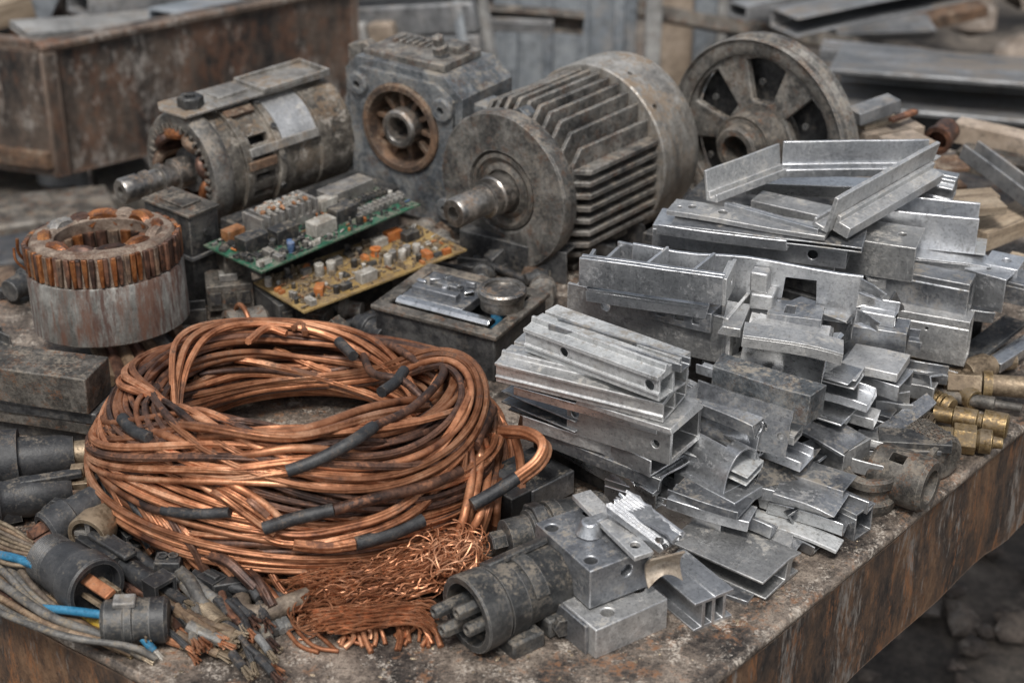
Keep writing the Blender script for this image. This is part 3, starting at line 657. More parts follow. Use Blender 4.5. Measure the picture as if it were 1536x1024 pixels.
# ------------------------------------------------------------ wound stator
bp_ = at(146, 536, .03); Ms = T(bp_.x, bp_.y+.09, bp_.z+.004) @ RX(-5) @ RY(-2) @ Matrix.Diagonal((.93, .93, .74, 1))
st = thing('wound_stator', 'round motor stator in a rust-streaked grey can with copper windings', 'stator', Ms)
V = RY(-90)                                          # lathe axis -> +Z
cn = MB().lathe([(0, .07), (0, .096), (.003, .0985), (.094, .0985), (.097, .097), (.097, .07)], 80, V, closed=True)
obj('can', cn.warp(.0008, 12), M_can, st)
lm = MB().lathe([(.097, .066), (.097, .0925), (.144, .0905), (.149, .087), (.151, .078), (.150, .064), (.145, .06)], 80, V, closed=True)
obj('core', lm.warp(.0015, 26), M_lam, st)
sr = random.Random(8)
kinds = [sr.choice((0, 0, 1, 1, 1, 3)) for k in range(72)]
for m_, lo in ((M_copo, 0), (M_copd, 1), (M_rust, 3)):
    for k in range(72):
        if kinds[k] != lo: continue
        a = k*5+sr.uniform(-1.2, 1.2); hh = .146+sr.uniform(-.003, .003); rr_ = .0935+sr.uniform(-.0005, .0028)
        w_ = MB().prism([(-.0022, .0), (.0022, .0), (.0032, .022), (.0034, .046), (-.0034, .046), (-.0032, .022)], .006, RZ(a) @ T(rr_-.003, 0, .099) @ YZX).warp(.0007, 50, k)
        obj('winding_slot', w_, m_, st, bevel=.0012)
for k in range(24):
    a = k*15; obj('inner_winding', MB().tube([(0, 0, .02), (0, 0, .07), (0, 0, .125)], .0075, 8), (M_copd, M_copo, M_rust, M_copd)[k % 4], st, RZ(a) @ T(.0625, 0, 0))
for k, (a, sp, m_, rr_, zz) in enumerate(((100, 34, M_copo, .0105, .149), (55, 26, M_copo, .0105, .149), (150, 30, M_cmpg, .009, .150), (190, 22, M_copo, .0085, .151), (232, 30, M_copo, .0085, .150), (262, 28, M_copd, .0075, .150), (292, 36, M_copd, .0065, .1505), (322, 26, M_copo, .0085, .150), (352, 26, M_lam, .008, .151), (18, 22, M_copo, .0075, .151), (125, 20, M_copd, .008, .150), (75, 20, M_lam, .0085, .151))):
    pts = [(.0705*math.cos(rad(a+sp*(i/10-.5))), .0705*math.sin(rad(a+sp*(i/10-.5))), zz-.014*abs(i/5-1)**3) for i in range(11)]
    obj('end_winding', MB().tube(pts, rr_, 14, 7, .08, 0), m_, st, ang=60, recalc=False)
lw = MB().tube(spline([(-.092, -.02, .11), (-.1, -.026, .13), (-.098, -.03, .155)]), .0022, 8).tube(spline([(-.09, -.03, .1), (-.102, -.034, .12), (-.104, -.03, .14)]), .0018, 8)
obj('wire_tail', lw, M_copo, st)
# ------------------------------------------------------------ aluminium offcuts
def o_box(w, h, t): return [(0, 0), (w, 0), (w, h), (.0, h), (0, h*.86), (.0012, h*.85), (.0012, h*.82), (0, h*.81)], [[(t, t), (w-t, t), (w-t, h-t), (t, h-t)]]
def o_cup(w, h, t): return [(0, 0), (w, 0), (w, h), (w-t, h), (w-t, t), (t, t), (t, h), (0, h)], []
def o_cdn(w, h, t): return [(0, 0), (t, 0), (t, h-t), (w-t, h-t), (w-t, 0), (w, 0), (w, h), (0, h)], []
def o_cfr(w, h, t): return [(0, 0), (w, 0), (w, h), (0, h), (0, h-t), (w-t, h-t), (w-t, t), (0, t)], []
def o_lfr(w, h, t): return [(0, 0), (t, 0), (t, h-t), (w, h-t), (w, h), (0, h)], []
def o_lbt(w, h, t): return [(0, 0), (w, 0), (w, t), (t, t), (t, h), (0, h)], []
def o_pl(w, h, t): return [(0, 0), (w, 0), (w, h), (0, h)], []
def o_rail(w, h, t):                                  # window-frame rail: two chambers, lips and grooves on top
    return ([(0, 0), (w*.9, 0), (w*.9, -.002), (w, -.002), (w, t), (w*.95, t), (w*.95, h*.8), (w, h*.8), (w, h), (w*.62, h), (w*.62, h*.86), (w*.54, h*.86), (w*.54, h*.98), (w*.30, h*.98), (w*.26, h*1.08), (w*.20, h*1.08), (w*.18, h*.9), (w*.04, h*.84), (-.003, h*.84), (-.003, h*.72), (0, h*.72), (0, h*.30), (-.0018, h*.27), (-.0018, h*.2), (0, h*.18)],
            [[(t, t), (w*.44, t), (w*.44, h*.72), (t, h*.66)], [(w*.5, t), (w*.9, t), (w*.9, h*.76), (w*.5, h*.76)]])
def o_step(w, h, t):                                  # stepped sash profile with a ledge along the front
    return ([(0, 0), (w, 0), (w, h), (w*.08, h), (w*.05, h*.86), (w*.05, h*.62), (-.004, h*.58), (-.004, h*.48), (0, h*.46)],
            [[(t, t), (w-t, t), (w-t, h-t*1.2), (w*.16, h-t*1.2), (w*.13, h*.5), (t, h*.42)]])
def o_i(w, h, t): return [(0, 0), (w, 0), (w, t), (w*.62, t), (w*.58, h-t), (w, h-t), (w, h), (0, h), (0, h-t), (w*.42, h-t), (w*.38, t), (0, t)], []
def o_two(w, h, t):
    return ([(0, 0), (w, 0), (w, t), (w*.82, t*1.2), (w*.82, h-t*1.4), (w, h-t), (w, h), (w*.53, h), (w*.53, h-.001), (w*.49, h-.001), (w*.49, h), (0, h), (0, h-t), (w*.2, h-t*1.4), (w*.2, t*1.2), (0, t)],
            [[(w*.28, t*1.4), (w*.46, t*1.4), (w*.46, h-t*1.4), (w*.28, h-t*1.4)], [(w*.54, t*1.4), (w*.75, t*1.4), (w*.75, h-t*1.4), (w*.54, h-t*1.4)]])
def o_wing(w, h, t): return [(0, h-t), (w*.7, h), (w, h*.8), (w, h*.8-t), (w*.78, h-t*2.2), (w*.72, t), (w*.95, 0), (w*.95, -t), (w*.1, -t), (w*.1, 0), (w*.6, t), (w*.66, h-t*1.6), (0, h-t*2.2)], []
def o_half(w, h, t):
    a = [(w/2+w/2*math.cos(PI*i/14), h*math.sin(PI*i/14)) for i in range(15)]; return a, [[(w/2+(w/2-t)*math.cos(PI*i/14), t+(h-2*t)*math.sin(PI*i/14)) for i in range(15)]]
PR = dict(box=o_box, cup=o_cup, cdn=o_cdn, cfr=o_cfr, lfr=o_lfr, lbt=o_lbt, pl=o_pl, rail=o_rail, step=o_step, i=o_i, two=o_two, wing=o_wing, half=o_half)
ALU = {'a': M_alu, 'd': M_alud, 'w': M_alu2, 'k': M_dark, 'c': M_castb}
acnt = [0]
def bar(name, label, cat, A, B, zA, zB, w, h, prof='box', m='a', holes=(), tops=(), t=.0021, roll=0, jag=0, bend=0, twist=0, dent=.0006, group=None, ends=(), flip=False, add=None):
    """A -> B is the lower front edge (picture points at heights zA, zB); the body runs w back and h up."""
    acnt[0] += 1; sd = acnt[0]; rr = random.Random(sd)
    a = at(*A, zA); b = at(*B, zB); L = (b-a).length; M = frame(a, b-a, roll=roll)
    out, hol = PR[prof](w, h, t)
    jv = {}
    def fn(q):
        x = q.z/L; y, z, d = q.x, q.y, q.z
        if jag and (x > .999 or x < .001):
            key = (round(y, 4), round(z, 4), x > .5)
            jv.setdefault(key, rr.uniform(-1, 1)*jag); d += jv[key]
        if bend: z += bend*math.sin(x*3+.3)*x*x; y += bend*.6*math.cos(x*4)*x
        if twist:
            an = twist*x; c, s_ = math.cos(an), math.sin(an); y, z = y*c-(z)*s_, y*s_+z*c
        return Vector((y, z, d))
    seg = max(4, int(L/.012)) if (bend or twist) else max(2, int(L/.03))
    mb = MB().prism(out, L, YZX, hol, seg, fn)
    mb.warp(dent, 18, sd)
    cu = None
    if holes or tops or ends:
        cu = MB()
        for (fx, fz, r) in holes: cu.lathe([(-.02, r), (w*.45 if prof not in ('pl', 'lfr', 'lbt') else w+.02, r)], 16, T(fx*L, 0, fz*h) @ RZ(90) if True else I4)
        for q in tops:
            if len(q) == 3: cu.cyl(-.02, .02 if h > .02 else h+.02, q[2], 16, T(q[0]*L, q[1]*w, h) @ RY(-90) @ RX(0))
            else: cu.box((q[0]*L, q[1]*w, h-q[4] if len(q) > 4 else -.02), (q[2]*L, q[3]*w, h+.02))
        for (y0, z0, y1, z1, dp) in ends: cu.box((L-dp, y0*w, z0*h), (L+.02, y1*w, z1*h))
    mm = ALU[m]
    if m == 'a': mm = (M_alu, M_alub, M_alu, M_alup, M_alud, M_alu)[(sd*7+sd//3) % 6]
    o = obj(name, mb, mm, None, M, bevel=.0007 if not (holes or tops or ends) else .0005, cutter=cu, ang=30)
    return tag(o, label, cat, group)
def plate(name, label, cat, pts, z, t=.003, m='a', holes=(), curl=.004, roll=(0, 0), group=None, zs=None):
    """flat scrap sheet from picture points of its outline, each at its own height"""
    acnt[0] += 1; sd = acnt[0]
    W = [at(x, y, (z if zs is None else zs[i])) for i, (x, y) in enumerate(pts)]
    o = W[0]; ux = (W[1]-o).normalized(); nrm = Vector((0, 0, 0))
    for i in range(len(W)): nrm += (W[i]-o).cross(W[(i+1) % len(W)]-o)
    nrm.normalize()
    if nrm.z < 0: nrm = -nrm
    M = frame(o, ux, nrm); Mi = M.inverted(); q = [Mi @ p for p in W]; out = []
    rr = random.Random(sd)
    for i in range(len(q)):
        a, b = q[i], q[(i+1) % len(q)]; n = max(1, int((b-a).length/.007))
        for k in range(n):
            p = a.lerp(b, k/n); out.append((p.x+rr.uniform(-.0006, .0006), p.y+rr.uniform(-.0006, .0006)))
    hl = []
    for (hx, hy, hr) in holes:
        p = Mi @ at(hx, hy, z); d = ray(hx, hy); dl = (Mi.to_3x3() @ d); c = Mi @ CAM; k = -c.z/dl.z; p = c+dl*k; hl.append(circ(p.x, p.y, hr, 14))
    mb = MB().prism(out, t, T(0, 0, -t), hl, grid=.008)
    cx_ = sum(p[0] for p in out)/len(out); cy_ = sum(p[1] for p in out)/len(out)
    for i, v in enumerate(mb.v): v.z += curl*noise.noise(Vector((v.x*14, v.y*14, sd)))*1.2; mb.v[i] = v
    o_ = obj(name, mb, ALU[m], None, M, ang=40); return tag(o_, label, cat, group)

G = 'aluminium profile offcuts in the pile'
# --- left stack, bottom to top
bar('aluminium_rail', 'lowest hollow rail of the left aluminium stack, open square end', 'metal profile', (815, 668), (982, 764), .034, .034, .058, .036, 'step', 'a', holes=[(.86, .6, .004)])
bar('aluminium_rail', 'stepped grey rail second from the bottom of the left stack', 'metal profile', (800, 632), (975, 716), .071, .071, .066, .019, 'cup', 'a')
bar('aluminium_tube', 'square aluminium tube with two holes and a wide open end in the left stack', 'metal tube', (850, 646), (1004, 698), .091, .091, .062, .042, 'box', 'w', holes=[(.08, .55, .0045), (.86, .45, .0045)], t=.005)
bar('aluminium_strip', 'reddish stained strip tucked under the ribbed rail, left stack', 'metal strip', (752, 604), (862, 650), .094, .094, .05, .014, 'cfr', 'd')
bar('aluminium_strip', 'thin flat lid strip lying over the open square tube', 'metal strip', (862, 606), (1006, 652), .134, .134, .064, .006, 'pl', 'w', jag=.003)
bar('aluminium_rail', 'ribbed grey window rail under the topmost bar of left stack', 'metal profile', (744, 572), (995, 634), .140, .141, .062, .027, 'rail', 'w')
bar('aluminium_rail', 'topmost light grey grooved rail of left stack with two round holes', 'metal profile', (788, 526), (988, 602), .169, .172, .05, .032, 'rail', 'a', holes=[(.3, .45, .0052), (.93, .42, .0058)])
bar('aluminium_strip', 'narrow ridged strip leaning along the back of the topmost grooved rail', 'metal strip', (822, 498), (1022, 560), .195, .197, .018, .009, 'cup', 'a')
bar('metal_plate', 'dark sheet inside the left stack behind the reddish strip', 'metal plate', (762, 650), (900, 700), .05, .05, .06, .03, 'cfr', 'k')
# --- front of the pile on the table
bar('aluminium_tube', 'hollow tube with a long slot on top and square hole in its end', 'metal tube', (905, 772), (1078, 832), .0, .0, .05, .044, 'box', 'a', tops=[(.3, .3, .86, .75, .02)], t=.008)
bar('aluminium_rail', 'wide shallow winged channel lying nearest the table edge', 'metal profile', (1000, 838), (1142, 902), .004, .004, .07, .024, 'wing', 'w')
bar('aluminium_strip', 'thin lower strip under the wide winged channel', 'metal strip', (985, 862), (1120, 908), .0, .0, .05, .005, 'lbt', 'd')
bar('aluminium_rail', 'short double-walled H profile beside the drilled blocks', 'metal profile', (968, 886), (1040, 948), .0, .0, .045, .032, 'two', 'a', t=.0025)
bar('aluminium_strip', 'bent bright strip folded over the slotted tube', 'metal strip', (998, 762), (1120, 800), .046, .038, .03, .012, 'cdn', 'a', bend=-.004)
plate('metal_plate', 'dirty torn plate with a square punched hole near table edge', 'metal plate', [(1085, 815), (1130, 788), (1190, 800), (1185, 822), (1160, 840), (1148, 836)], .022, .003, 'w', holes=[(1152, 818, .005)], curl=.006)
bar('aluminium_strip', 'long thin bright strip sticking out below the broken channel', 'metal strip', (1115, 780), (1255, 828), .018, .012, .025, .004, 'lbt', 'a', bend=.006)
bar('aluminium_strip', 'crumpled strip under the long bright strip at the pile edge', 'metal strip', (1135, 795), (1220, 835), .002, .002, .04, .014, 'cup', 'a', twist=.25, jag=.003)
bar('aluminium_tube', 'small dark square tube end at the pile edge before the ring', 'metal tube', (1205, 775), (1280, 812), .0, .0, .03, .032, 'box', 'd')
bar('aluminium_rail', 'broken open channel with torn jagged walls beside the dark triangle plate', 'metal profile', (1135, 758), (1232, 790), .024, .02, .055, .02, 'cup', 'w', jag=.007, twist=.12, dent=.003)
bar('aluminium_strip', 'torn bright lip curling from the broken channel', 'metal strip', (1150, 742), (1245, 776), .05, .043, .05, .004, 'pl', 'a', jag=.006, bend=.006, dent=.003)
bar('aluminium_rail', 'clean angle rail lying behind the broken channel', 'metal profile', (1150, 722), (1262, 760), .038, .036, .035, .018, 'lfr', 'a')
bar('aluminium_profile', 'half-round aluminium cap with a rivet in its end disc', 'metal profile', (1010, 700), (1085, 742), .055, .055, .055, .042, 'half', 'a', tops=[(.2, .35, .75, .6, .012)])
bar('metal_strip', 'machined grey bar with a grooved top under the half-round cap', 'metal strip', (1010, 722), (1100, 770), .046, .044, .045, .012, 'pl', 'a')
bar('aluminium_rail', 'ribbed strip with fine lengthwise grooves in mid pile', 'metal profile', (1010, 628), (1132, 690), .085, .075, .02, .04, 'rail', 'a')
plate('metal_plate', 'upright brownish plate with a slot and drilled corner', 'metal plate', [(1040, 650), (1178, 686), (1188, 620), (1050, 568)], .09, .003, 'd', holes=[(1172, 655, .0045), (1142, 640, .006)], curl=.002, zs=[.09, .085, .135, .145])
bar('metal_bar', 'solid square bar with a knobbly cast edge in mid pile', 'metal bar', (1062, 592), (1214, 642), .125, .12, .03, .034, 'pl', 'c', dent=.002, jag=.004)
plate('metal_plate', 'triangular grey plate with two holes beside the drilled frame corner', 'metal plate', [(1068, 548), (1152, 572), (1182, 548), (1118, 520)], .135, .003, 'w', holes=[(1105, 549, .0055), (1150, 552, .006)], curl=.004)
bar('aluminium_rail', 'bent channel with flared end in the middle of the pile', 'metal profile', (1110, 552), (1228, 590), .125, .118, .045, .045, 'lfr', 'a', bend=-.014, jag=.003, dent=.002)
bar('aluminium_strip', 'curved tapering strip over the bent channel', 'metal strip', (1112, 520), (1262, 545), .17, .16, .03, .013, 'box', 'w', bend=.006)
bar('aluminium_strip', 'folded angle strip with a bright turned lip in the pile front', 'metal strip', (1178, 640), (1262, 684), .072, .062, .05, .004, 'lbt', 'a', bend=.004, jag=.004)
plate('metal_plate', 'dark triangular plate with a rusted washer on it', 'metal plate', [(1130, 730), (1196, 724), (1228, 676), (1148, 690)], .06, .003, 'k', curl=.003, zs=[.055, .05, .06, .07])
bar('aluminium_rail', 'flat ledged bar with a broken stony end on the right slope', 'metal profile', (1246, 570), (1345, 602), .08, .078, .04, .018, 'cdn', 'a')
bar('metal_plate', 'thick worn plate over the ledged bar on the right slope', 'metal plate', (1262, 556), (1345, 575), .1, .1, .05, .01, 'pl', 'w', dent=.003)
plate('metal_plate', 'long flat worn strip pointing up towards the brass fittings', 'metal plate', [(1300, 650), (1345, 655), (1405, 605), (1390, 590)], .04, .003, 'd', curl=.002, zs=[.035, .035, .05, .055])
plate('metal_plate', 'jagged pale plate with a small bolt hole above the washers', 'metal plate', [(1265, 662), (1320, 674), (1348, 652), (1290, 640)], .045, .003, 'w', holes=[(1310, 658, .004)], curl=.004)
plate('metal_shard', 'pointed curved metal shard on the right slope of the pile', 'metal shard', [(1245, 648), (1262, 645), (1288, 615), (1258, 628)], .07, .003, 'w', curl=.006, zs=[.06, .058, .075, .07])
bar('aluminium_rail', 'channel end with square notch between the bent channel and slope', 'metal profile', (1200, 620), (1262, 640), .08, .078, .04, .05, 'cfr', 'a', jag=.003)
bar('metal_block', 'grey angled block wedged under the folded angle strip', 'metal block', (1222, 700), (1262, 720), .03, .03, .045, .032, 'pl', 'w', dent=.003)
plate('metal_plate', 'tilted grey sheet leaning under the folded angle strip', 'metal plate', [(1192, 668), (1228, 705), (1252, 690), (1225, 655)], .06, .003, 'a', zs=[.05, .03, .035, .06])
# --- big drilled frame in mid pile (> front plate, side plate, corner bracket)
def framed(A, B, z, h, t, name, label, cat, right=None, rh=None):
    a = at(*A, z); b = at(*B, z); L = (b-a).length; M = frame(a, b-a); return thing(name, label, cat, M), M, L
F1, M1, L1 = framed((850, 492), (1082, 546), .122, .05, .004, 'drilled_tray', 'deep rectangular aluminium tray frame with drilled sides in mid pile', 'metal frame')
hh = .054; W1 = .135
fp = MB().box((0, 0, 0), (L1, .004, hh)); c_ = MB().cyl(-.02, .02, .005, 14, T(.045, 0, hh*.68) @ RZ(90))
obj('front_plate', fp.warp(.0008, 14), M_alu2, F1, bevel=.0008, cutter=c_)
sp_ = MB().box((L1, 0, 0), (L1+.004, W1, hh)); c_ = MB().cyl(-.02, .02, .0055, 14, T(L1, W1*.75, hh*.5)).box((L1-.01, .012, hh*.35), (L1+.02, .024, hh*.7))
obj('side_plate', sp_.warp(.0008, 14, 2), M_alu2, F1, bevel=.0006, cutter=c_)
obj('back_plate', MB().box((0, W1-.004, 0), (L1-.0002, W1, hh*.9)), M_alu, F1, bevel=.0008)
obj('side_plate', MB().box((0, .0042, 0), (.004, W1-.0042, hh*.8)), M_alu, F1, bevel=.0008)
obj('bottom_plate', MB().box((.0042, .0042, .001), (L1-.0004, W1-.0042, .004)), M_alud, F1)
cb_ = MB().prism([(-.004, .004), (.026, .004), (.026, hh*.9), (-.004, hh*.9)], .005, T(L1+.0042, 0, 0) @ YZX, holes=[[(.006, .018), (.018, .018), (.018, .034), (.006, .034)]])
obj('corner_bracket', cb_, M_alu2, F1, bevel=.0008)
bar('metal_comb', 'toothed connector strip lying in the drilled tray frame', 'metal strip', (975, 478), (1065, 500), .158, .158, .03, .022, 'pl', 'd', tops=[(.1, -.1, .25, .4, .016), (.4, -.1, .55, .45, .016), (.7, -.1, .82, .4, .016)], dent=.002)
bar('metal_strip', 'broken toothed strip on the right edge of the drilled tray frame', 'metal strip', (1075, 500), (1110, 505), .165, .165, .06, .01, 'pl', 'w', dent=.004, jag=.004)
# --- partitioned frame on top of it
F2, M2, L2 = framed((868, 428), (1082, 458), .196, .03, .004, 'partitioned_tray', 'open aluminium frame with cross partitions lying on the drilled tray frame', 'metal frame')
h2 = .03; W2 = .066
obj('front_rail', MB().prism([(0, 0), (.014, 0), (.014, h2), (.009, h2), (.009, h2*.82), (.004, h2*.82), (.004, h2*1.04), (0, h2*1.04)], L2, YZX, nseg=5).warp(.0007, 20), M_alu, F2, bevel=.0006)
obj('end_rail', MB().box((L2-.004, .0142, 0), (L2, W2*.72, h2*.95)).box((L2+.0002, 0, 0), (L2+.004, .05, h2)), M_alu2, F2, bevel=.0006, cutter=MB().cyl(-.03, .03, .0045, 14, T(L2, .03, h2*.5)))
obj('end_rail', MB().box((0, .0142, 0), (.004, W2*.8, h2*.62)), M_alu, F2, bevel=.0006)
for fx in (.42, .75): obj('partition', MB().box((-.0015, .0142, 0), (.0015, W2*.98, h2*.93)), M_alu, F2, T(L2*fx, 0, 0) @ RZ(-14), bevel=.0005)
F3, M3, L3 = framed((945, 438), (1288, 486), .158, .05, .004, 'windowed_plate', 'long upright plate with a square window and torn right end', 'metal plate')
W3 = .0
pm = MB()
n_ = 26; ou = [(0, 0), (L3, 0)]+[(L3+.008*rnd.uniform(-1, 1), .0555*k/5) for k in range(1, 5)]+[(L3*(1-k/10), .056-.002*math.sin(k)) for k in range(0, 11)]
wx0, wx1 = L3*.66, L3*.81
pm.prism(ou, .004, Matrix(((1, 0, 0, 0), (0, 0, -1, .004), (0, 1, 0, 0), (0, 0, 0, 1))), holes=[[(wx0, .006), (wx1, .006), (wx1-.002, .042), (wx0+.004, .042)]])
obj('upright_plate', pm.warp(.0022, 16, 5), M_alu, F3, bevel=.0005)
for k, (z0_, z1_, ln_, an_) in enumerate(((.002, .019, .03, 22), (.021, .036, .022, -18), (.038, .054, .034, 35))):   # torn lips at the end
    m_ = MB(); m_.prism([(0, 0), (z1_-z0_, .001), (z1_-z0_-.003, ln_*.5), ((z1_-z0_)*.7, ln_), ((z1_-z0_)*.4, ln_*.8), (.001, ln_*.9)], .0028, Matrix(((0, 1, 0, 0), (0, 0, 1, 0), (1, 0, 0, 0), (0, 0, 0, 1))), grid=.005)
    for i, v in enumerate(m_.v): v.y -= (v.x/ln_)**2*.012*(1 if an_ > 0 else -.6)+.002*noise.noise(v*160)
    obj('torn_lip', m_, M_alu2 if k % 2 else M_alu, F3, T(L3-.004, -.004, z0_) @ RZ(-an_*.4), ang=40)
obj('bracket_tab', MB().box((wx0-.03, -.02, .03), (wx0-.012, -.0005, .052)).box((wx0-.028, -.025, .012), (wx0-.004, -.0005, .03)).warp(.002, 30), M_alu2, F3, bevel=.002)
# --- upper bars and the mitred window frame
bar('aluminium_bar', 'long clean hollow bar with a round hole under the mitred window frame', 'metal bar', (978, 368), (1268, 404), .15, .15, .05, .026, 'box', 'a', holes=[(.83, .5, .0058)])
bar('aluminium_plate', 'dark wedge strip between long hollow bar and drilled flat plate', 'metal plate', (1005, 346), (1292, 380), .177, .177, .05, .007, 'cfr', 'd')
bar('aluminium_plate', 'flat drilled plate with a white paint blot under the window frame', 'metal plate', (1000, 322), (1236, 362), .186, .186, .035, .006, 'pl', 'w', tops=[(.13, .55, .005), (.33, .55, .0055), (.06, .4, .003)], dent=.0015)
bar('metal_bar', 'dusty bar below the long hollow bar at the back', 'metal bar', (982, 396), (1130, 420), .125, .125, .05, .02, 'box', 'd')
wf_o = at(1070, 322, .192); wf_f = at(1236, 348, .192); wd = (wf_f-wf_o)
Mw = frame(wf_o, wd)
wf = thing('window_frame', 'mitred rectangular aluminium window frame on top of the pile', 'window frame', Mw)
pA, pB, pC, pD = [Mw.inverted() @ at(x, y, z) for x, y, z in ((1240, 350, .194), (1392, 262, .194), (1172, 260, .194), (1062, 302, .194))]
def frail(a, b, w_, h_, name, m, lean=0, inn=1):
    d = (b-a); L = d.length; M = frame(a, d)
    if inn < 0: pr = [(0, 0), (.0035, 0), (.0035, h_), (0, h_)]; q = [(-.014, 0), (-.0002, 0), (-.0002, h_*.32), (-.003, h_*.32), (-.003, h_*.12), (-.011, h_*.12), (-.011, h_*.25), (-.014, h_*.25)]
    else: pr = [(0, 0), (.005, 0), (.005, h_), (0, h_)]; q = [(.0052, 0), (.02, 0), (.02, h_*.22), (.017, h_*.22), (.017, h_*.1), (.0052, h_*.1)]
    mb = MB().prism(pr, L, YZX, nseg=6).prism(q, L, YZX, nseg=6).warp(.0008, 16, L*100)
    if name == 'right_rail': mb.prism([(-.02, 0), (-.0003, 0), (-.0003, h_*.46), (-.005, h_*.46), (-.005, h_*.3), (-.02, h_*.3)], L*.93, YZX @ T(0, 0, L*.05), nseg=6)
    return obj(name, mb, m, wf, M @ RX(lean), bevel=.0006)
frail(pA, pB, 0, .045, 'right_rail', M_alu2, 14, 1)
frail(pC, pB+Vector((-.004, .01, 0)), 0, .04, 'back_rail', M_alu, 0, -1)
frail(pD, pC, 0, .036, 'left_rail', M_alu2, -10, -1)
frail(pD+Vector((.02, -.004, -.004)), pA+Vector((-.01, -.0, -.004)), 0, .007, 'front_rail', M_alu, 0, 1)
bar('aluminium_rail', 'thin rail crossing low inside the mitred window frame', 'metal profile', (1118, 292), (1330, 300), .16, .16, .03, .016, 'cdn', 'a')
bar('aluminium_rail', 'second thin rail inside the window frame nearer its front', 'metal profile', (1125, 322), (1240, 348), .165, .165, .035, .018, 'cdn', 'w')
bar('aluminium_rail', 'grooved rail along the outer right side of the window frame', 'metal profile', (1252, 368), (1408, 268), .168, .176, .018, .03, 'cfr', 'w')
# --- right column of tubes
bar('aluminium_tube', 'grooved tube end poking out behind the window frame corner', 'metal tube', (1345, 292), (1425, 308), .165, .162, .04, .026, 'rail', 'a')
bar('aluminium_rail', 'large open-topped channel at the upper right of the pile', 'metal profile', (1312, 366), (1462, 382), .14, .14, .05, .044, 'cup', 'a', t=.004)
bar('aluminium_rail', 'lidded angle with a bolt hole left of the large channel', 'metal profile', (1230, 402), (1368, 424), .13, .13, .06, .042, 'lfr', 'w', tops=[(.8, .55, .005)], t=.004)
bar('aluminium_rail', 'rounded channel below the large open-topped channel', 'metal profile', (1375, 412), (1472, 424), .105, .105, .045, .036, 'cfr', 'a')
bar('aluminium_tube', 'square tube with punched end, below the lidded angle', 'metal tube', (1305, 452), (1448, 480), .095, .095, .032, .044, 'box', 'a', t=.006)
bar('aluminium_tube', 'blunt square tube at far right under the rounded channel', 'metal tube', (1440, 452), (1502, 470), .09, .09, .05, .042, 'cdn', 'a')
bar('aluminium_tube', 'heavy box beam with pale dusty top on the right slope', 'metal tube', (1285, 520), (1446, 550), .045, .045, .03, .056, 'box', 'w', holes=[(.62, .7, .0022)], t=.004)
bar('aluminium_rail', 'thin double strip lying under the heavy box beam', 'metal profile', (1352, 542), (1436, 566), .035, .032, .03, .006, 'cup', 'd')
bar('aluminium_rail', 'short folded sheet channel left of the heavy box beam', 'metal profile', (1254, 536), (1352, 552), .088, .085, .035, .042, 'lfr', 'a', jag=.004, dent=.0025)
bar('aluminium_block', 'drilled end block at the far upper right of the pile', 'metal block', (1470, 425), (1522, 436), .11, .11, .04, .026, 'pl', 'a', tops=[(.55, .5, .006)])
bar('aluminium_block', 'small grey block behind the drilled end block', 'metal block', (1495, 450), (1545, 462), .1, .1, .04, .026, 'box', 'd')
bar('aluminium_rail', 'notched bar with drilled end beside the drilled tray frame', 'metal profile', (1148, 502), (1228, 512), .15, .15, .035, .025, 'pl', 'd', holes=[(.88, .4, .006)], tops=[(.3, .2, .5, .7, .01)], dent=.002)
bar('metal_plate', 'vertical notched plate below the square window plate', 'metal plate', (1180, 490), (1262, 520), .14, .138, .02, .03, 'cfr', 'd', jag=.004)
plate('metal_shard', 'small grey triangular shard above the box beam', 'metal shard', [(1320, 470), (1355, 462), (1342, 435)], .12, .003, 'd', zs=[.11, .11, .14])
bar('metal_bar', 'flat dark steel flat-bar lying at the far right table edge', 'metal bar', (1455, 555), (1540, 490), .02, .03, .03, .006, 'pl', 'k')
bar('metal_bar', 'bright grey angle bar beside the dark flat-bar at right', 'metal bar', (1500, 560), (1560, 520), .012, .012, .02, .012, 'lfr', 'a')
# pieces holding the pile up inside, coloured dark to deepen shade in the gaps
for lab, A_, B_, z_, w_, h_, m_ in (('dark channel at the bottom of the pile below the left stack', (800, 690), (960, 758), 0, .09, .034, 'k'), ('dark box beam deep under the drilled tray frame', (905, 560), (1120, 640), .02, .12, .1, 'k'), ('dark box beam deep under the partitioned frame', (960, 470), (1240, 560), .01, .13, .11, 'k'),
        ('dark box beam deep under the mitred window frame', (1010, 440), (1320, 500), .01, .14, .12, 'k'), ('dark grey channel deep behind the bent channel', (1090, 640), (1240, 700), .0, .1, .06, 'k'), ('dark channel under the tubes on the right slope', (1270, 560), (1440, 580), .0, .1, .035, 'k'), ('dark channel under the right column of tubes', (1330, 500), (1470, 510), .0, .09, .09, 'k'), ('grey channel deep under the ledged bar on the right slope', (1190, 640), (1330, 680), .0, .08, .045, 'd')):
    bar('metal_channel', lab, 'metal channel', A_, B_, z_, z_, w_, h_, 'box', m_)
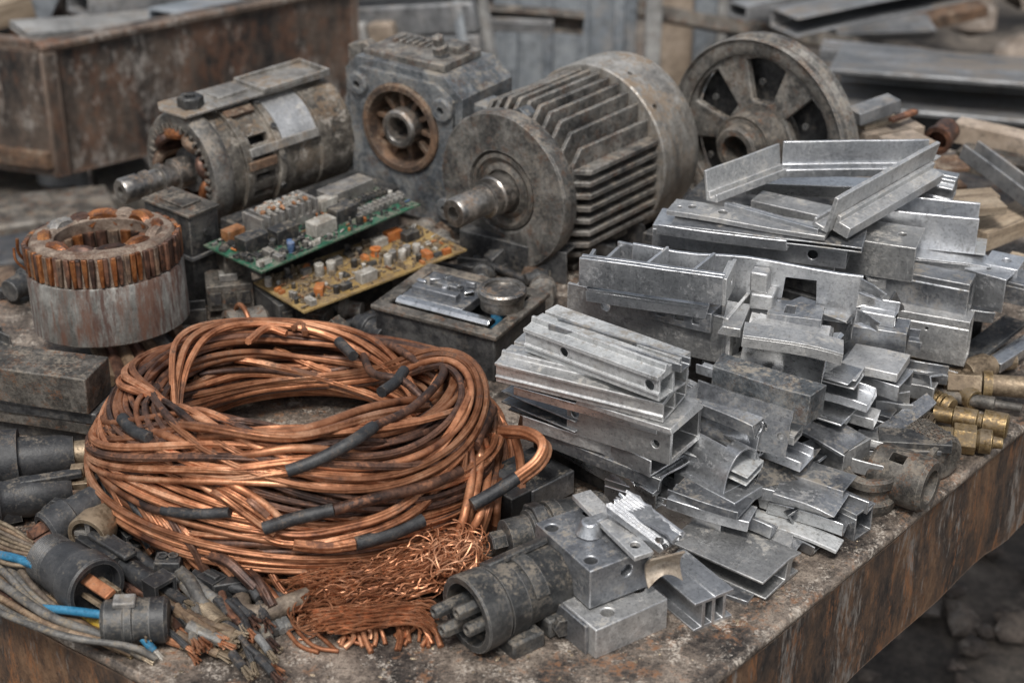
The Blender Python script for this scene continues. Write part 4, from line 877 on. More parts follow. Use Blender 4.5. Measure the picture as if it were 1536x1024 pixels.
# thin channels layered through the pile
GT = 'thin aluminium channels layered in the pile'; q_ = random.Random(55)
TH_ = [((770, 592), (985, 652), .128), ((780, 640), (960, 700), .078), ((800, 662), (985, 736), .06), ((1045, 560), (1180, 600), .145), ((1060, 630), (1190, 668), .1), ((1085, 668), (1200, 706), .07), ((1020, 690), (1120, 728), .068),
       ((1185, 560), (1280, 585), .12), ((1195, 590), (1300, 618), .09), ((1215, 618), (1310, 645), .065), ((1120, 505), (1240, 528), .16), ((1240, 500), (1345, 516), .115), ((1262, 478), (1340, 492), .13), ((1300, 430), (1440, 446), .115), ((1370, 400), (1480, 412), .13),
       ((1310, 396), (1450, 412), .122), ((1005, 384), (1250, 416), .138), ((985, 352), (1180, 378), .176), ((1150, 770), (1262, 802), .02), ((1130, 745), (1240, 772), .04), ((1065, 775), (1160, 808), .03), ((1000, 745), (1105, 782), .056), ((1105, 805), (1190, 838), .008), ((880, 452), (1060, 478), .178), ((1020, 612), (1130, 655), .115), ((1310, 560), (1420, 578), .05), ((1230, 745), (1300, 772), .03), ((1255, 700), (1320, 720), .035), ((1400, 470), (1490, 486), .085), ((1290, 515), (1380, 528), .1)]
for i, (A_, B_, z_) in enumerate(TH_):
    bar('aluminium_strip', 'thin aluminium channel layered between larger offcuts of the pile', 'metal strip', A_, B_, z_, z_-.004+q_.uniform(-.003, .003), q_.uniform(.022, .05), q_.uniform(.009, .016), q_.choice(('cup', 'cfr', 'cdn', 'lfr', 'box', 'lbt')), q_.choice('aaawd'), jag=q_.choice((0, .002, .004)), bend=q_.choice((0, 0, .004, -.003)), group=GT, t=.0017)
# small torn bits wedged between the larger offcuts
q_ = random.Random(77); GS = 'small torn aluminium bits wedged in the pile'
spots = [(1110, 700), (1095, 655), (1190, 600), (1240, 565), (1215, 540), (1180, 700), (1245, 730), (1262, 600), (1285, 630), (1050, 560), (1150, 470), (1290, 540), (1225, 660), (1090, 745), (1150, 715), (1200, 745), (1060, 770), (1175, 770), (1310, 620), (1345, 590), (1370, 580), (1075, 690), (1290, 500), (1240, 520), (1330, 400), (1290, 430), (1385, 440), (1410, 425), (940, 470), (1000, 420), (1150, 640), (1130, 600)]
for i, (x, y) in enumerate(spots):
    zz = max(.004, min(.15, (900-y)/900*.27-.02-(max(0, x-1150)/1000*.16))); s = q_.uniform(.014, .03); p = at(x, y, zz)
    kind = q_.randrange(3); M = T(*p) @ RZ(q_.uniform(-70, 20)) @ RX(q_.uniform(-35, 35)) @ RY(q_.uniform(-25, 25))
    if kind == 0: mb = MB().prism(o_lfr(s*.8, s*.7, .0022)[0], s*1.6, YZX, nseg=5)
    elif kind == 1: mb = MB().prism([(0, 0), (s*1.5, s*.1), (s*1.8, s*.5), (s*1.1, s*.9), (s*.5, s*.8), (s*.1, s*.5)], .0022, I4, grid=.006)
    else: mb = MB().prism(*[o_cup(s*.7, s*.6, .002)[0]], s*1.5, YZX, nseg=5)
    mb.warp(.004, 40, i)
    tag(obj('metal_scrap', mb, (M_alu, M_alu2, M_alud)[q_.randrange(3)], None, M, bevel=.0004), 'small torn bit of aluminium wedged between larger offcuts', 'scrap metal', GS)
# --- drilled blocks in front
def block(name, label, Fc, Rc, z, wd_, h, m, build):
    a = at(*Fc, z); b = at(*Rc, z); M = frame(a, b-a); L = (b-a).length; t_ = thing(name, label, 'metal block', M); build(t_, L, wd_, h); return t_
def b2(t_, L, W, h):
    c = MB().cyl(-.02, .02, .0065, 18, T(L*.3, W*.16, h) @ RY(-90)).cyl(-.02, .02, .0075, 18, T(L*.84, W*.3, h) @ RY(-90)).box((L*.36, W*.36, h-.02), (L*.72, W*.66, h+.02)).box((L*.48, W*.3, h-.014), (L*.58, W*.72, h+.02))
    obj('body', MB().box((0, 0, 0), (L, W*.8, h)).warp(.0012, 20), M_alu2, t_, bevel=.0012, cutter=c)
    obj('side_wall', MB().box((-.004, W*.1, 0), (-.0002, W*1.35, h*.98)).warp(.001, 22), M_alud, t_, bevel=.001)
block('drilled_block', 'low die-cast block with a cross-shaped pocket at the very front', (893, 988), (1000, 940), 0, .10, .032, 'w', b2)
def b1(t_, L, W, h):
    c = MB()
    for x, y in ((.16, .16), (.82, .2), (.14, .84), (.8, .86)): c.cyl(-.02, .02, .0062, 18, T(L*x, W*y, h) @ RY(-90))
    c.cyl(-.02, .01, .0062, 16, T(L*.62, 0, h*.66) @ RZ(90))
    obj('body', MB().box((0, 0, 0), (L, W, h)).warp(.001, 16, 4), M_alud, t_, bevel=.0012, cutter=c)
    obj('lug', MB().lathe([(0, .014), (.004, .012), (.014, .008), (.014, .0005)], 16, T(L*.5, W*.55, h) @ RY(-90)).box((L*.5, W*.5, h+.004), (L*.8, W*.62, h+.014)).warp(.002, 35), M_alu, t_, bevel=.0015)
    obj('end_plate', MB().box((L+.0002, .004, h*.1), (L+.006, W*.9, h*1.0)).warp(.001, 30), M_alu2, t_, bevel=.0008)
block('drilled_block', 'dark square die-cast box with drilled corners on the low block', (884, 914), (972, 880), .034, .092, .042, 'd', b1)
bar('aluminium_strip', 'thin drilled strip leaning across the dark square box', 'metal strip', (858, 748), (952, 842), .085, .082, .02, .005, 'pl', 'w', tops=[(.86, .5, .005)])
def o_grv(w, h, t): return [(0, 0), (w, 0), (w, h)]+[(w*(1-(k+.5)/16), h-(.0012 if k % 2 else 0)) for k in range(16)]+[(0, h)], []
PR['grv'] = o_grv
bar('grooved_offcut', 'finely grooved broken plate lying on the dark square box', 'metal plate', (906, 766), (990, 830), .098, .082, .034, .007, 'grv', 'a', jag=.004, holes=(), tops=[(.88, .2, .0045)])
plate('serrated_offcut', 'serrated thin fin standing behind the grooved broken plate', 'metal plate', [(940, 766), (1000, 800), (1008, 812), (1018, 800), (1006, 794), (1004, 784), (994, 780), (990, 770), (980, 766), (976, 756), (966, 752), (960, 742), (948, 738), (942, 745)], .1, .003, 'a', curl=.002, zs=[.10]*14)
M_btn = mat('tan_metal', [(.2, .155, .115), (.32, .26, .2), (.42, .36, .29)], .4, (.45, .65), 20, (.1, .08, .06), .3, .2)
fo = MB(); vs = []; nn = 14
for k in range(2):
    for i in range(nn+1):
        for j in range(6):
            a = j/5; x = .034*i/nn; vs.append((x, .014*math.sin(a*2.6)-k*.003, -.036*a*(1-.3*math.sin(x*95))))
kk = (nn+1)*6
for k in range(2):
    for i in range(nn):
        for j in range(5): q = k*kk+i*6+j; fo.f.append([q, q+1, q+7, q+6]); fo.fm.append(0)
fo.v = [Vector(v) for v in vs]
for j in range(5):
    for b0 in (0, nn*6): fo.f.append([b0+j, b0+j+1, kk+b0+j+1, kk+b0+j]); fo.fm.append(0)
for i in range(nn):
    for b0 in (0, 5): fo.f.append([i*6+b0, (i+1)*6+b0, kk+(i+1)*6+b0, kk+i*6+b0]); fo.fm.append(0)
p0 = at(974, 838, .078); tag(obj('bent_flap', fo, M_btn, None, frame(p0, at(1024, 826, .08)-p0)), 'tan curved flap hanging beside the dark square box', 'metal plate')
# ------------------------------------------------------------ circuit boards
def board(name, label, F, Rr, Lc, zs, mb_, thick):
    f = at(*F, zs[0]); r = at(*Rr, zs[1]); l = at(*Lc, zs[2]); X = (r-f); L = X.length; X.normalize()
    Y = (l-f); Y = (Y-X*Y.dot(X)); W = Y.length; Y.normalize(); Z = X.cross(Y)
    M = Matrix((X, Y, Z)).transposed().to_4x4(); M.translation = f
    t = thing(name, label, 'circuit board', M)
    hl = [circ(.006, .006, .0022, 10), circ(L-.006, .006, .0022, 10), circ(.006, W-.006, .0022, 10), circ(L-.006, W-.006, .0022, 10)]
    obj('board', MB().prism([(0, 0), (L, 0), (L, W), (0, W)], thick, T(0, 0, -thick), hl), mb_, t)
    return t, L, W
def comp(t, kind, x, y, a, s, m, br):
    M = T(x, y, .0004) @ RZ(a)
    mb = MB()
    if kind == 'capacitor': mb.lathe([(0, s*.5), (s*.06, s*.47), (s*.1, s*.5), (s*1.25, s*.5), (s*1.3, s*.44), (s*1.27, s*.38), (s*1.27, .0003)], 14, RY(-90))
    elif kind == 'chip':
        mb.box((-s, -s*.45, .0012), (s, s*.45, .0045))
        for k in range(7):
            for e in (-1, 1): mb.box((-s*.9+k*s*.28, e*s*.45-(.0015 if e < 0 else 0), 0), (-s*.9+k*s*.28+.0011, e*s*.45+(.0015 if e > 0 else 0), .003))
    elif kind == 'relay': mb.box((-s, -s*.6, 0), (s, s*.6, s*1.05)).box((-s*.86, -s*.5, s*1.05), (s*.86, s*.5, s*1.09))
    elif kind == 'connector':
        mb.box((-s, -s*.32, 0), (s, s*.32, s*.3)).box((-s, -s*.32, s*.3), (s, -s*.22, s*.62)).box((-s, s*.22, s*.3), (s, s*.32, s*.62))
        for k in range(6): mb.box((-s*.9+k*s*.32, -s*.05, s*.3), (-s*.9+k*s*.32+.0012, s*.05, s*.58))
    elif kind == 'resistor': mb.lathe([(-s, .0003), (-s, s*.3), (-s*.7, s*.36), (-s*.5, s*.28), (s*.5, s*.28), (s*.7, s*.36), (s, s*.3), (s, .0003)], 10, T(0, 0, s*.4)).box((-s*1.3, -.0003, 0), (-s*1.25, .0003, s*.4)).box((s*1.25, -.0003, 0), (s*1.3, .0003, s*.4)).box((-s*1.3, -.0003, s*.38), (s*1.3, .0003, s*.42))
    elif kind == 'terminal_strip':
        mb.box((-s, -s*.14, 0), (s, s*.14, s*.2))
        for k in range(9): mb.box((-s+s*.02+k*s*.222, -s*.1, s*.2), (-s+s*.15+k*s*.222, s*.1, s*.29)).cyl(0, s*.04, s*.04, 8, T(-s+s*.085+k*s*.222, -s*.14, s*.12) @ RZ(-90))
    elif kind == 'coil_former': mb.lathe([(0, s*.6), (s*.12, s*.6), (s*.12, s*.48), (s*.7, s*.48), (s*.7, s*.6), (s*.82, s*.6), (s*.82, s*.2), (s*.5, s*.18)], 16, RY(-90))
    elif kind == 'heatsink':
        mb.box((-s, -s*.42, 0), (s, s*.42, s*.2))
        for k in range(9): mb.box((-s+k*s*.235, -s*.42, s*.2), (-s+k*s*.235+s*.1, s*.42, s*.55))
    elif kind == 'metal_can': mb.box((-s, -s*.4, 0), (s, s*.4, s*.42)).box((-s*1.02, -s*.41, s*.42), (s*1.02, s*.41, s*.46))
    o = obj(kind, mb, m, t, M, bevel=.0005 if kind in ('relay', 'metal_can') else 0, ang=40)
    return o
pr = random.Random(17)
def scatter(t, L, W, n, taken, kinds):
    k = 0; tries = 0
    while k < n and tries < 4000:
        tries += 1; kd, s0, s1, ms = pr.choice(kinds); s = pr.uniform(s0, s1); r = s*(1.05 if kd != 'capacitor' else .55)
        x, y = pr.uniform(.006, L-.006), pr.uniform(.006, W-.006)
        if any((x-a)**2+(y-b)**2 < (r*.8+c)**2 for a, b, c in taken): continue
        taken.append((x, y, r*.8)); comp(t, kd, x, y, pr.choice((0, 0, 90, 90, 180, pr.uniform(0, 90))), s, pr.choice(ms), 0); k += 1
g_, L, W = board('circuit_board', 'green circuit board crowded with dusty relays and grey modules, on top of tan board', (392, 408), (630, 306), (318, 362), (.088, .094, .088), M_pcbg, .0022)
tk = []
def hero(t, kd, fx, fy, a, s, m, r): tk.append((fx*L, fy*W, r)); return comp(t, kd, fx*L, fy*W, a, s, m, 0)
hero(g_, 'metal_can', .82, .80, 0, .036, M_cmpg, .03); mod = hero(g_, 'heatsink', .40, .78, 0, .046, M_cmpg, .038); hero(g_, 'relay', .46, .26, 0, .017, M_cmpw, .018); hero(g_, 'relay', .63, .36, 0, .017, M_cmpk, .018)
hero(g_, 'terminal_strip', .84, .26, 0, .038, M_cmpg, .032); hero(g_, 'relay', .13, .52, 0, .018, M_cmpk, .018); hero(g_, 'relay', .29, .44, 0, .017, M_cmpk, .017); hero(g_, 'relay', .14, .88, 0, .013, M_cmpt, .014); hero(g_, 'relay', .66, .72, 0, .014, M_cmpw, .015); hero(g_, 'terminal_strip', .86, .52, 0, .03, M_cmpk, .026)
hero(g_, 'connector', .06, .12, 0, .010, M_cmpw, .011)
scatter(g_, L, W, 80, tk, [('relay', .006, .011, [M_cmpk, M_cmpg, M_cmpk, M_cmpw]), ('capacitor', .005, .010, [M_cmpg, M_cmpk, M_cmpb, M_cmpk]), ('resistor', .003, .0045, [M_cmpo, M_cmpt, M_cmpw, M_cmpb]), ('chip', .005, .009, [M_cmpk]), ('relay', .003, .006, [M_cmpw, M_cmpg, M_cmpk, M_cmpo]), ('capacitor', .003, .006, [M_cmpo, M_cmpw, M_cmpg])])
# small parts stuck on the grey module
hx = MB()
for i in range(26): hx.ico(.003, T(.40*L+pr.uniform(-.034, .034), .78*W+pr.uniform(-.014, .014), .027), 1, .3, i)
obj('module_parts', hx, M_cmpt, mod, T(-.40*L, -.78*W, -.0004))
hx = MB()
for i in range(40): a, b = .40*L+pr.uniform(-.036, .034), .78*W+pr.uniform(-.015, .013); s = pr.uniform(.002, .004); hx.box((a, b, .0253), (a+s*1.4, b+s, .0253+s*1.3))
obj('module_parts', hx, M_cmpw, mod, T(-.40*L, -.78*W, -.0004))
Lg, Wg = L, W
y_, L, W = board('circuit_board', 'tan yellow circuit board with small white and orange components under the green one', (456, 468), (700, 374), (388, 420), (.05, .056, .05), M_pcby, .0024)
tk = []
hero(y_, 'relay', .42, .16, 0, .012, M_cmpw, .013); hero(y_, 'capacitor', .28, .62, 0, .012, M_cmpw, .008); hero(y_, 'capacitor', .34, .58, 0, .012, M_cmpw, .008)
for i in range(5): hero(y_, 'capacitor', .60+.045*i, .30+.05*(i % 2), 0, .0105, (M_cmpw, M_cmpg)[i % 2], .007)
hero(y_, 'relay', .86, .66, 0, .011, M_cmpk, .012); hero(y_, 'relay', .8, .82, 0, .011, M_cmpo, .011); hero(y_, 'relay', .7, .78, 0, .010, M_cmpw, .011); hero(y_, 'coil_former', .62, .6, 0, .012, M_cmpo, .01)
scatter(y_, L, W, 82, tk, [('relay', .006, .010, [M_cmpk, M_cmpg, M_cmpo, M_cmpw]), ('capacitor', .005, .009, [M_cmpw, M_cmpg, M_cmpk]), ('resistor', .003, .0045, [M_cmpo, M_cmpt, M_cmpw]), ('resistor', .003, .005, [M_cmpt, M_brs2]), ('chip', .005, .008, [M_cmpk]), ('relay', .003, .006, [M_cmpw, M_cmpo, M_cmpk, M_brs2])])

def smd(t, L, W, n, mats, seed):
    q = random.Random(seed); mb = MB()
    for i in range(n):
        a, b = q.uniform(.004, L-.008), q.uniform(.004, W-.006); s = q.uniform(.0012, .0032); mb.cur = q.randrange(len(mats))
        mb.box((a, b, .0003), (a+s*q.uniform(.8, 2.6), b+s, .0003+s*q.uniform(.3, 1.3)))
    for i in range(n//3):
        a, b = q.uniform(.006, L-.008), q.uniform(.006, W-.006); s = q.uniform(.001, .002); mb.cur = q.randrange(len(mats)); mb.lathe([(0, s), (s*4, s), (s*4.2, s*.6)], 7, T(a, b, .0003) @ RY(-90))
    o = obj('small_components', mb, mats, t); o['kind'] = 'stuff'
smd(y_, L, W, 300, [M_brs2, M_brs2, M_cmpk, M_cmpt, M_cmpg, M_cmpt, M_cmpk, M_cmpw], 4)
smd(g_, Lg, Wg, 320, [M_cmpk, M_cmpg, M_cmpk, M_cmpt, M_cmpb, M_cmpg, M_brs2, M_cmpw], 5)
# ------------------------------------------------------------ boxes and clutter between boards and stator
def boxthing(name, label, cat, F, Rr, z, w_, h, m, extra=None, warp=.001):
    a = at(*F, z); b = at(*Rr, z); M = frame(a, b-a); L_ = (b-a).length; t = thing(name, label, cat, M)
    obj('body', MB().box((0, 0, 0), (L_, w_, h)).warp(warp, 16, F[0]), m, t, bevel=.0012)
    if extra: extra(t, L_, w_, h)
    return t
def ex1(t, L, W, h):
    obj('cover', MB().box((-.002, -.002, h+.0003), (L+.002, W+.002, h+.004)).box((.008, .02, h+.004), (L-.008, W-.02, h+.008)), M_grim, t, bevel=.0008)
    obj('screw', MB().cyl(0, .003, .004, 12, T(L*.5, -.0005, h*.8) @ RZ(-90)), M_cmpk, t.children[0])
    obj('edge_strip', MB().box((-.003, -.003, h*.55), (L+.003, W+.002, h*.58)), M_alud, t)
boxthing('relay_box', 'tall dark metal relay box standing between stator and circuit boards', 'electrical box', (296, 465), (338, 446), 0, .085, .125, M_dark, ex1)
def ex2(t, L, W, h):
    for k in range(3): obj('socket', MB().box((L*.08+k*L*.31, -.004, h*.3), (L*.3+k*L*.31, -.0003, h*.75)), M_cmpk, t)
    obj('latch', MB().box((L*.3, W*.2, h+.0003), (L*.7, W*.5, h+.01)), M_cmpg, t, bevel=.001)
boxthing('terminal_box', 'grey slotted connector block under the left corner of the green board', 'connector', (312, 468), (382, 462), .012, .05, .034, M_grim, ex2)
boxthing('terminal_box', 'small punched bracket block just under the green board corner', 'connector', (338, 418), (372, 412), .05, .04, .03, M_grim)
boxthing('metal_block', 'black block under the front corner of the tan board', 'metal block', (420, 502), (480, 484), 0, .08, .04, M_dark, ex2)
boxthing('metal_block', 'dark housing propping up the tan board at its middle', 'metal block', (500, 478), (590, 440), 0, .06, .045, M_cmpk)
boxthing('metal_block', 'dark housing hidden under the green board', 'metal block', (400, 420), (600, 340), 0, .09, .06, M_dark)
def axthing(name, label, cat, px, py, z, yaw, pitch=0, s=1): return thing(name, label, cat, axial(px, py, z, yaw, pitch) @ Matrix.Scale(s, 4))
q = axthing('pipe_socket', 'short grey socket with a copper ring beside the coil, behind its rim', 'connector', 342, 492, .032, -150)
obj('body', MB().lathe([(-.05, .012), (-.045, .018), (-.012, .018), (-.01, .021), (0, .021), (.001, .014), (-.02, .013), (-.02, .0005)], 28), M_grim, q)
obj('copper_ring', MB().tube(spline([(-.02, .024*math.cos(a), .024*math.sin(a)) for a in [2*PI*i/16 for i in range(15)]], .004), .003, 8), M_cop, q)
# cables under the stator
for i, (x0, y0, x1, y1, m_, lab) in enumerate(((165, 525, 185, 575, M_copd, 'first from the left'), (182, 520, 208, 572, M_cbrn, 'second from the left'), (200, 515, 228, 562, M_copd, 'third from the left'), (218, 510, 246, 552, M_cbrn, 'fourth from the left'), (235, 505, 262, 540, M_cgry, 'fifth from the left'), (150, 530, 165, 572, M_cbrn, 'nearest the steel bars'))):
    tag(obj('cable', MB().tube([at(x0-20, y0-40, .02), at(x0, y0, .02), at(x1, y1, .012)], .0085, 10), m_), 'thick dark cable end under the stator, '+lab, 'cable', 'cable ends poking out under the stator')
# ---- dark instrument case with chrome strip
a = at(562, 456, .062); b = at(742, 503, .062); Mc = frame(a, b-a); Lc_ = (b-a).length
case = thing('instrument_case', 'open dark metal case holding a chrome strip and round metal cap', 'metal case', Mc @ T(0, 0, -.062))
Wc = .125
obj('case_body', MB().prism([(0, 0), (Lc_, 0), (Lc_, Wc), (0, Wc)], .056, I4, holes=[[(.008, .008), (Lc_-.008, .008), (Lc_-.008, Wc-.008), (.008, Wc-.008)]]).box((.0082, .0082, .02), (Lc_-.0082, Wc-.0082, .03)), M_dark, case, bevel=.002)
obj('case_rim', MB().prism([(-.004, -.004), (Lc_+.004, -.004), (Lc_+.004, Wc+.004), (-.004, Wc+.004)], .006, T(0, 0, .0563), holes=[[(.012, .012), (Lc_-.012, .012), (Lc_-.012, Wc-.012), (.012, Wc-.012)]]), M_grim, case, bevel=.0015)
obj('chrome_strip', MB().prism([(.0, 0), (.018, 0), (.018, .004), (.012, .009), (.004, .009), (0, .005)], Lc_*.78, T(.018, .016, .058) @ YZX), M_chr, case, bevel=.0008)
obj('inner_plate', MB().box((.014, .038, .05), (Lc_*.6, Wc-.014, .062)).box((.02, .05, .062), (Lc_*.5, .062, .07)).box((.03, .075, .062), (Lc_*.45, .085, .068)), M_alud, case, bevel=.001)
for k in range(8): obj('clip', MB().box((-.006, -.003, 0), (.006, .003, .006)).warp(.0015, 60, k), M_alu if k % 2 else M_chr, case, T(.025+.011*k, .066+.012*(k % 3), .066) @ RZ(k*37), bevel=.0008)
obj('round_cap', MB().lathe([(0, .026), (.014, .0265), (.015, .029), (.022, .029), (.024, .027), (.024, .022), (.02, .021), (.02, .0005)], 44, T(Lc_*.82, .07, .062) @ RY(-90)), M_steel, case, ang=30)
obj('cap_post', MB().cyl(.03, .062, .008, 14, T(Lc_*.84, .052, 0) @ RY(-90)), M_cblu, [c for c in case.children if c.name.startswith('round_cap')][0])
# ---- rusty tray edge and lumps under the big motor
bar('metal_strip', 'rusty angle rail on edge behind the instrument case', 'metal strip', (690, 392), (850, 428), .0, .0, .05, .045, 'lfr', 'k', dent=.003)
for i, (F_, R_, w_, h_, m_, lab) in enumerate((((808, 412), (872, 398), .06, .04, M_grim, 'dirty lump of casting under the motor flange'), ((868, 400), (935, 396), .05, .035, M_dark, 'broken slab of dark casting right of the motor flange'), ((905, 378), (975, 372), .06, .05, M_dark, 'dark slab under the motor fins next to the aluminium'), ((785, 425), (830, 420), .04, .018, M_rust, 'small rusty chip before the motor flange'), ((835, 392), (870, 380), .03, .06, M_grim, 'upright shard of casting by the motor fins'))):
    a = at(*F_); b = at(*R_); o = MB().prism([(0, 0), ((b-a).length, -.004), ((b-a).length*.9, h_*.7), ((b-a).length*.5, h_), (.006, h_*.8)], w_, Matrix(((1, 0, 0, 0), (0, 0, -1, w_), (0, 1, 0, 0), (0, 0, 0, 1))), nseg=5).warp(.006, 30, i*7)
    tag(obj('casting_fragment', o, m_, None, frame(a, b-a), bevel=.0015), lab, 'metal fragment')
GC = 'dark grimy fragments in the clutter among motors and boards'; qc = random.Random(88)
zones = [(205, 310, 480, 560, 7), (395, 560, 470, 512, 9), (620, 720, 335, 400, 7), (690, 860, 385, 425, 7), (860, 975, 330, 400, 6), (5, 45, 440, 520, 4), (250, 330, 330, 350, 3), (780, 850, 420, 470, 4)]
for (x0, x1, y0, y1, n_) in zones:
    for k in range(n_):
        p = at(qc.uniform(x0, x1), qc.uniform(y0, y1), .002); s = qc.uniform(.010, .022); kd = qc.randrange(4); mb = MB(); M = T(*p) @ RZ(qc.uniform(0, 180))
        if kd == 0: mb.box((-s*1.3, -s*.7, 0), (s*1.3, s*.7, s)).box((-s*.9, -s*.4, s), (-s*.2, s*.4, s*1.5)).box((s*.2, -s*.5, s), (s*.9, s*.2, s*1.3))
        elif kd == 1: mb.lathe([(-s*1.6, .0005), (-s*1.6, s*.7), (-s*.3, s*.75), (-s*.2, s*.95), (s*.3, s*.95), (s*.4, s*.6), (s*1.2, s*.6), (s*1.2, s*.4), (s*.6, s*.38), (s*.6, .0005)], 20, T(0, 0, s*.9))
        elif kd == 2: mb.prism(o_cup(s*1.4, s*.9, s*.14)[0], s*3, YZX, nseg=4)
        else: mb.prism([(-s, 0), (s*1.1, 0), (s*.8, s*.7), (s*.1, s*1.4), (-s*.8, s*.9)], s*.9, Matrix(((1, 0, 0, 0), (0, 0, -1, 0), (0, 1, 0, 0), (0, 0, 0, 1))), nseg=3)
        tag(obj('casting_fragment', mb.warp(.0014, 40, k), qc.choice((M_grim, M_dark, M_dark, M_blk, M_rust, M_cast)), None, M, bevel=.0008), 'dark grimy fragment lying in the clutter among motors, boards and stator', 'metal fragment', GC)
for k, (pts, m_, lab) in enumerate((([(395, 500, .01), (440, 488, .014), (500, 492, .012), (560, 470, .01)], M_rub, 'black cable lying under the front corner of the tan board'), ([(250, 545, .01), (290, 520, .016), (330, 515, .012), (400, 505, .01)], M_copd, 'brown cable between stator and pipe socket'), ([(640, 390, .01), (680, 402, .014), (730, 398, .012), (790, 420, .008)], M_rub, 'black cable below the motor flange'), ([(610, 400, .01), (630, 420, .012), (610, 440, .012), (570, 452, .01)], M_cgry, 'grey cable between tan board and instrument case'))):
    P_ = spline([at(*q) for q in pts]); tag(obj('cable', MB().tube([p-P_[0] for p in P_], .0055, 10), m_, None, T(*P_[0]), recalc=False, ang=60), lab, 'cable')
# ---- steel bars at left
for lab, A_, B_, z_, w_, h_, m_ in (('thick dusty steel bar, topmost of the stack at the left edge', (-70, 592), (134, 622), .048, .055, .042, M_grim), ('thin steel flat directly under the thick dusty bar', (-70, 606), (146, 638), .033, .06, .014, M_dark), ('middle thin steel flat in the left bar stack', (-70, 622), (140, 654), .017, .06, .015, M_grim), ('lowest steel flat in the left bar stack', (-70, 636), (152, 670), .0, .065, .016, M_dark)):
    a = at(*A_, z_); b = at(*B_, z_); L_ = (b-a).length
    tag(obj('steel_bar', MB().prism([(0, 0), (w_, 0), (w_, h_), (0, h_)], L_, YZX, nseg=8).warp(.0015, 14, z_*900), m_, None, frame(a, b-a), bevel=.0015), lab, 'steel bar', 'steel bars stacked at the left edge')

# ------------------------------------------------------------ plugs and connectors
def ridged(x0, x1, r, n, d=.0012):
    return [(x0+(x1-x0)*k/(2*n), r+(d if k % 2 else 0)) for k in range(2*n+1)]
q = axthing('cable_plug', 'large black cylindrical connector with prongs, frontmost on the table', 'connector', 699, 922, .037, -143, 0, .80)
obj('shell', MB().lathe([(-.135, .0005), (-.135, .028), (-.13, .036), (-.122, .040), (-.062, .0405), (-.060, .0435), (-.036, .044), (-.035, .0415), (-.032, .0415), (-.031, .046), (-.002, .047), (0, .0455), (0, .038), (-.004, .0365), (-.05, .036), (-.05, .0005)], 56).warp(.0007, 25), M_plug, q, ang=32)
obj('strap', MB().lathe([(-.088, .0408), (-.088, .0432), (-.07, .0432), (-.07, .0408)], 40, closed=True, a0=rad(20), a1=rad(200)), M_plug, q)
obj('side_rib', MB().box((-.125, -.012, .039), (-.04, .012, .0465)).warp(.001, 30), M_plug, q, RX(28), bevel=.002)
for k, (a, x, s) in enumerate(((60, .034, .0085), (150, .028, .0095), (250, .012, .009), (330, .02, .009))):
    obj('prong', MB().lathe([(-.05, .0005), (-.05, s), (x-.003, s), (x, s*.85), (x, s*.5), (x-.01, s*.45), (x-.01, .0005)], 6 if k % 2 else 8, RX(a) @ T(0, 0, .018)), M_plug, q, bevel=.001)
obj('end_screw', MB().lathe([(-.152, .0005), (-.152, .008), (-.135, .009)], 10, T(0, -.016, .012)), M_cmpw, q)
ft = MB().box((-.075, .012, -.047), (-.03, .05, -.026)).box((-.128, .018, -.046), (-.085, .045, -.022)); obj('foot_clamp', ft.warp(.002, 25), M_plug, q, bevel=.003)
fcut = MB().cyl(-.01, .01, .0055, 12, T(-.05, .05, -.035) @ RZ(90))
obj('nut', MB().lathe([(-.006, .0005), (-.006, .013), (.006, .013), (.006, .0005)], 6, T(-.1, .05, -.03) @ RZ(70)), M_dark, q, bevel=.001)
q = axthing('cable_plug', 'slim dark cylinder connector with hexagon collar behind the drilled blocks', 'connector', 770, 806, .03, -156, 0, .82)
obj('shell', MB().lathe([(-.12, .0005), (-.12, .028), (-.115, .031), (-.06, .031), (-.058, .034), (-.045, .034), (-.044, .029), (-.02, .029), (-.018, .024), (.01, .024), (.012, .02), (.012, .0005)], 40).warp(.0006, 25), M_plug, q, ang=32)
obj('collar', MB().lathe([(-.04, .0295), (-.04, .036), (-.024, .036), (-.024, .0295)], 8, closed=True), M_dark, q, bevel=.0015)
obj('tip', MB().lathe([(.0122, .013), (.028, .013), (.03, .011), (.03, .0005)], 6), M_plug, q)
boxthing('plastic_bracket', 'grey black bracket with pale edge between coil and aluminium stack', 'bracket', (768, 792), (858, 745), .0, .06, .034, M_blk, lambda t, L, W, h: (obj('edge_plate', MB().box((L*.3, -.003, h*.2), (L*1.0, -.0003, h*1.0)), M_alud, t, bevel=.001), obj('ridge', MB().box((L*.1, W*.4, h+.0003), (L*.9, W*.7, h+.008)), M_blk, t, bevel=.002)))
q = axthing('cable_plug', 'big black round plug with bare copper pins at the lower left', 'connector', 146, 884, .034, -44, 3, .9)
obj('shell', MB().lathe([(-.095, .0005), (-.095, .014)]+ridged(-.092, -.07, .0265, 8)+[(-.068, .025), (-.064, .029), (-.03, .0315), (-.028, .034), (-.002, .034), (0, .0325), (0, .028), (-.012, .027), (-.012, .0005)], 44), M_blk, q, ang=32)
for k, a in enumerate((20, 140, 260)): obj('pin', MB().box((-.03, -.0065, -.0025), (.032-.004*k, .0065, .0025)).warp(.0012, 50, k), M_brs2 if k else M_cop, q, RX(a) @ T(0, 0, .011), bevel=.0008)
q = axthing('cable_plug', 'black strain relief plug lying along the left edge, upper one', 'connector', 112, 680, .03, 12)
obj('shell', MB().lathe([(-.17, .0005), (-.17, .028), (-.075, .028), (-.073, .031), (-.058, .031), (-.056, .024), (-.012, .021), (0, .018), (0, .0005)], 36), M_blk, q)
obj('band', MB().lathe([(-.0755, .0285), (-.0755, .0325), (-.0555, .0325), (-.0555, .0255)], 36, closed=True), M_rub, q)
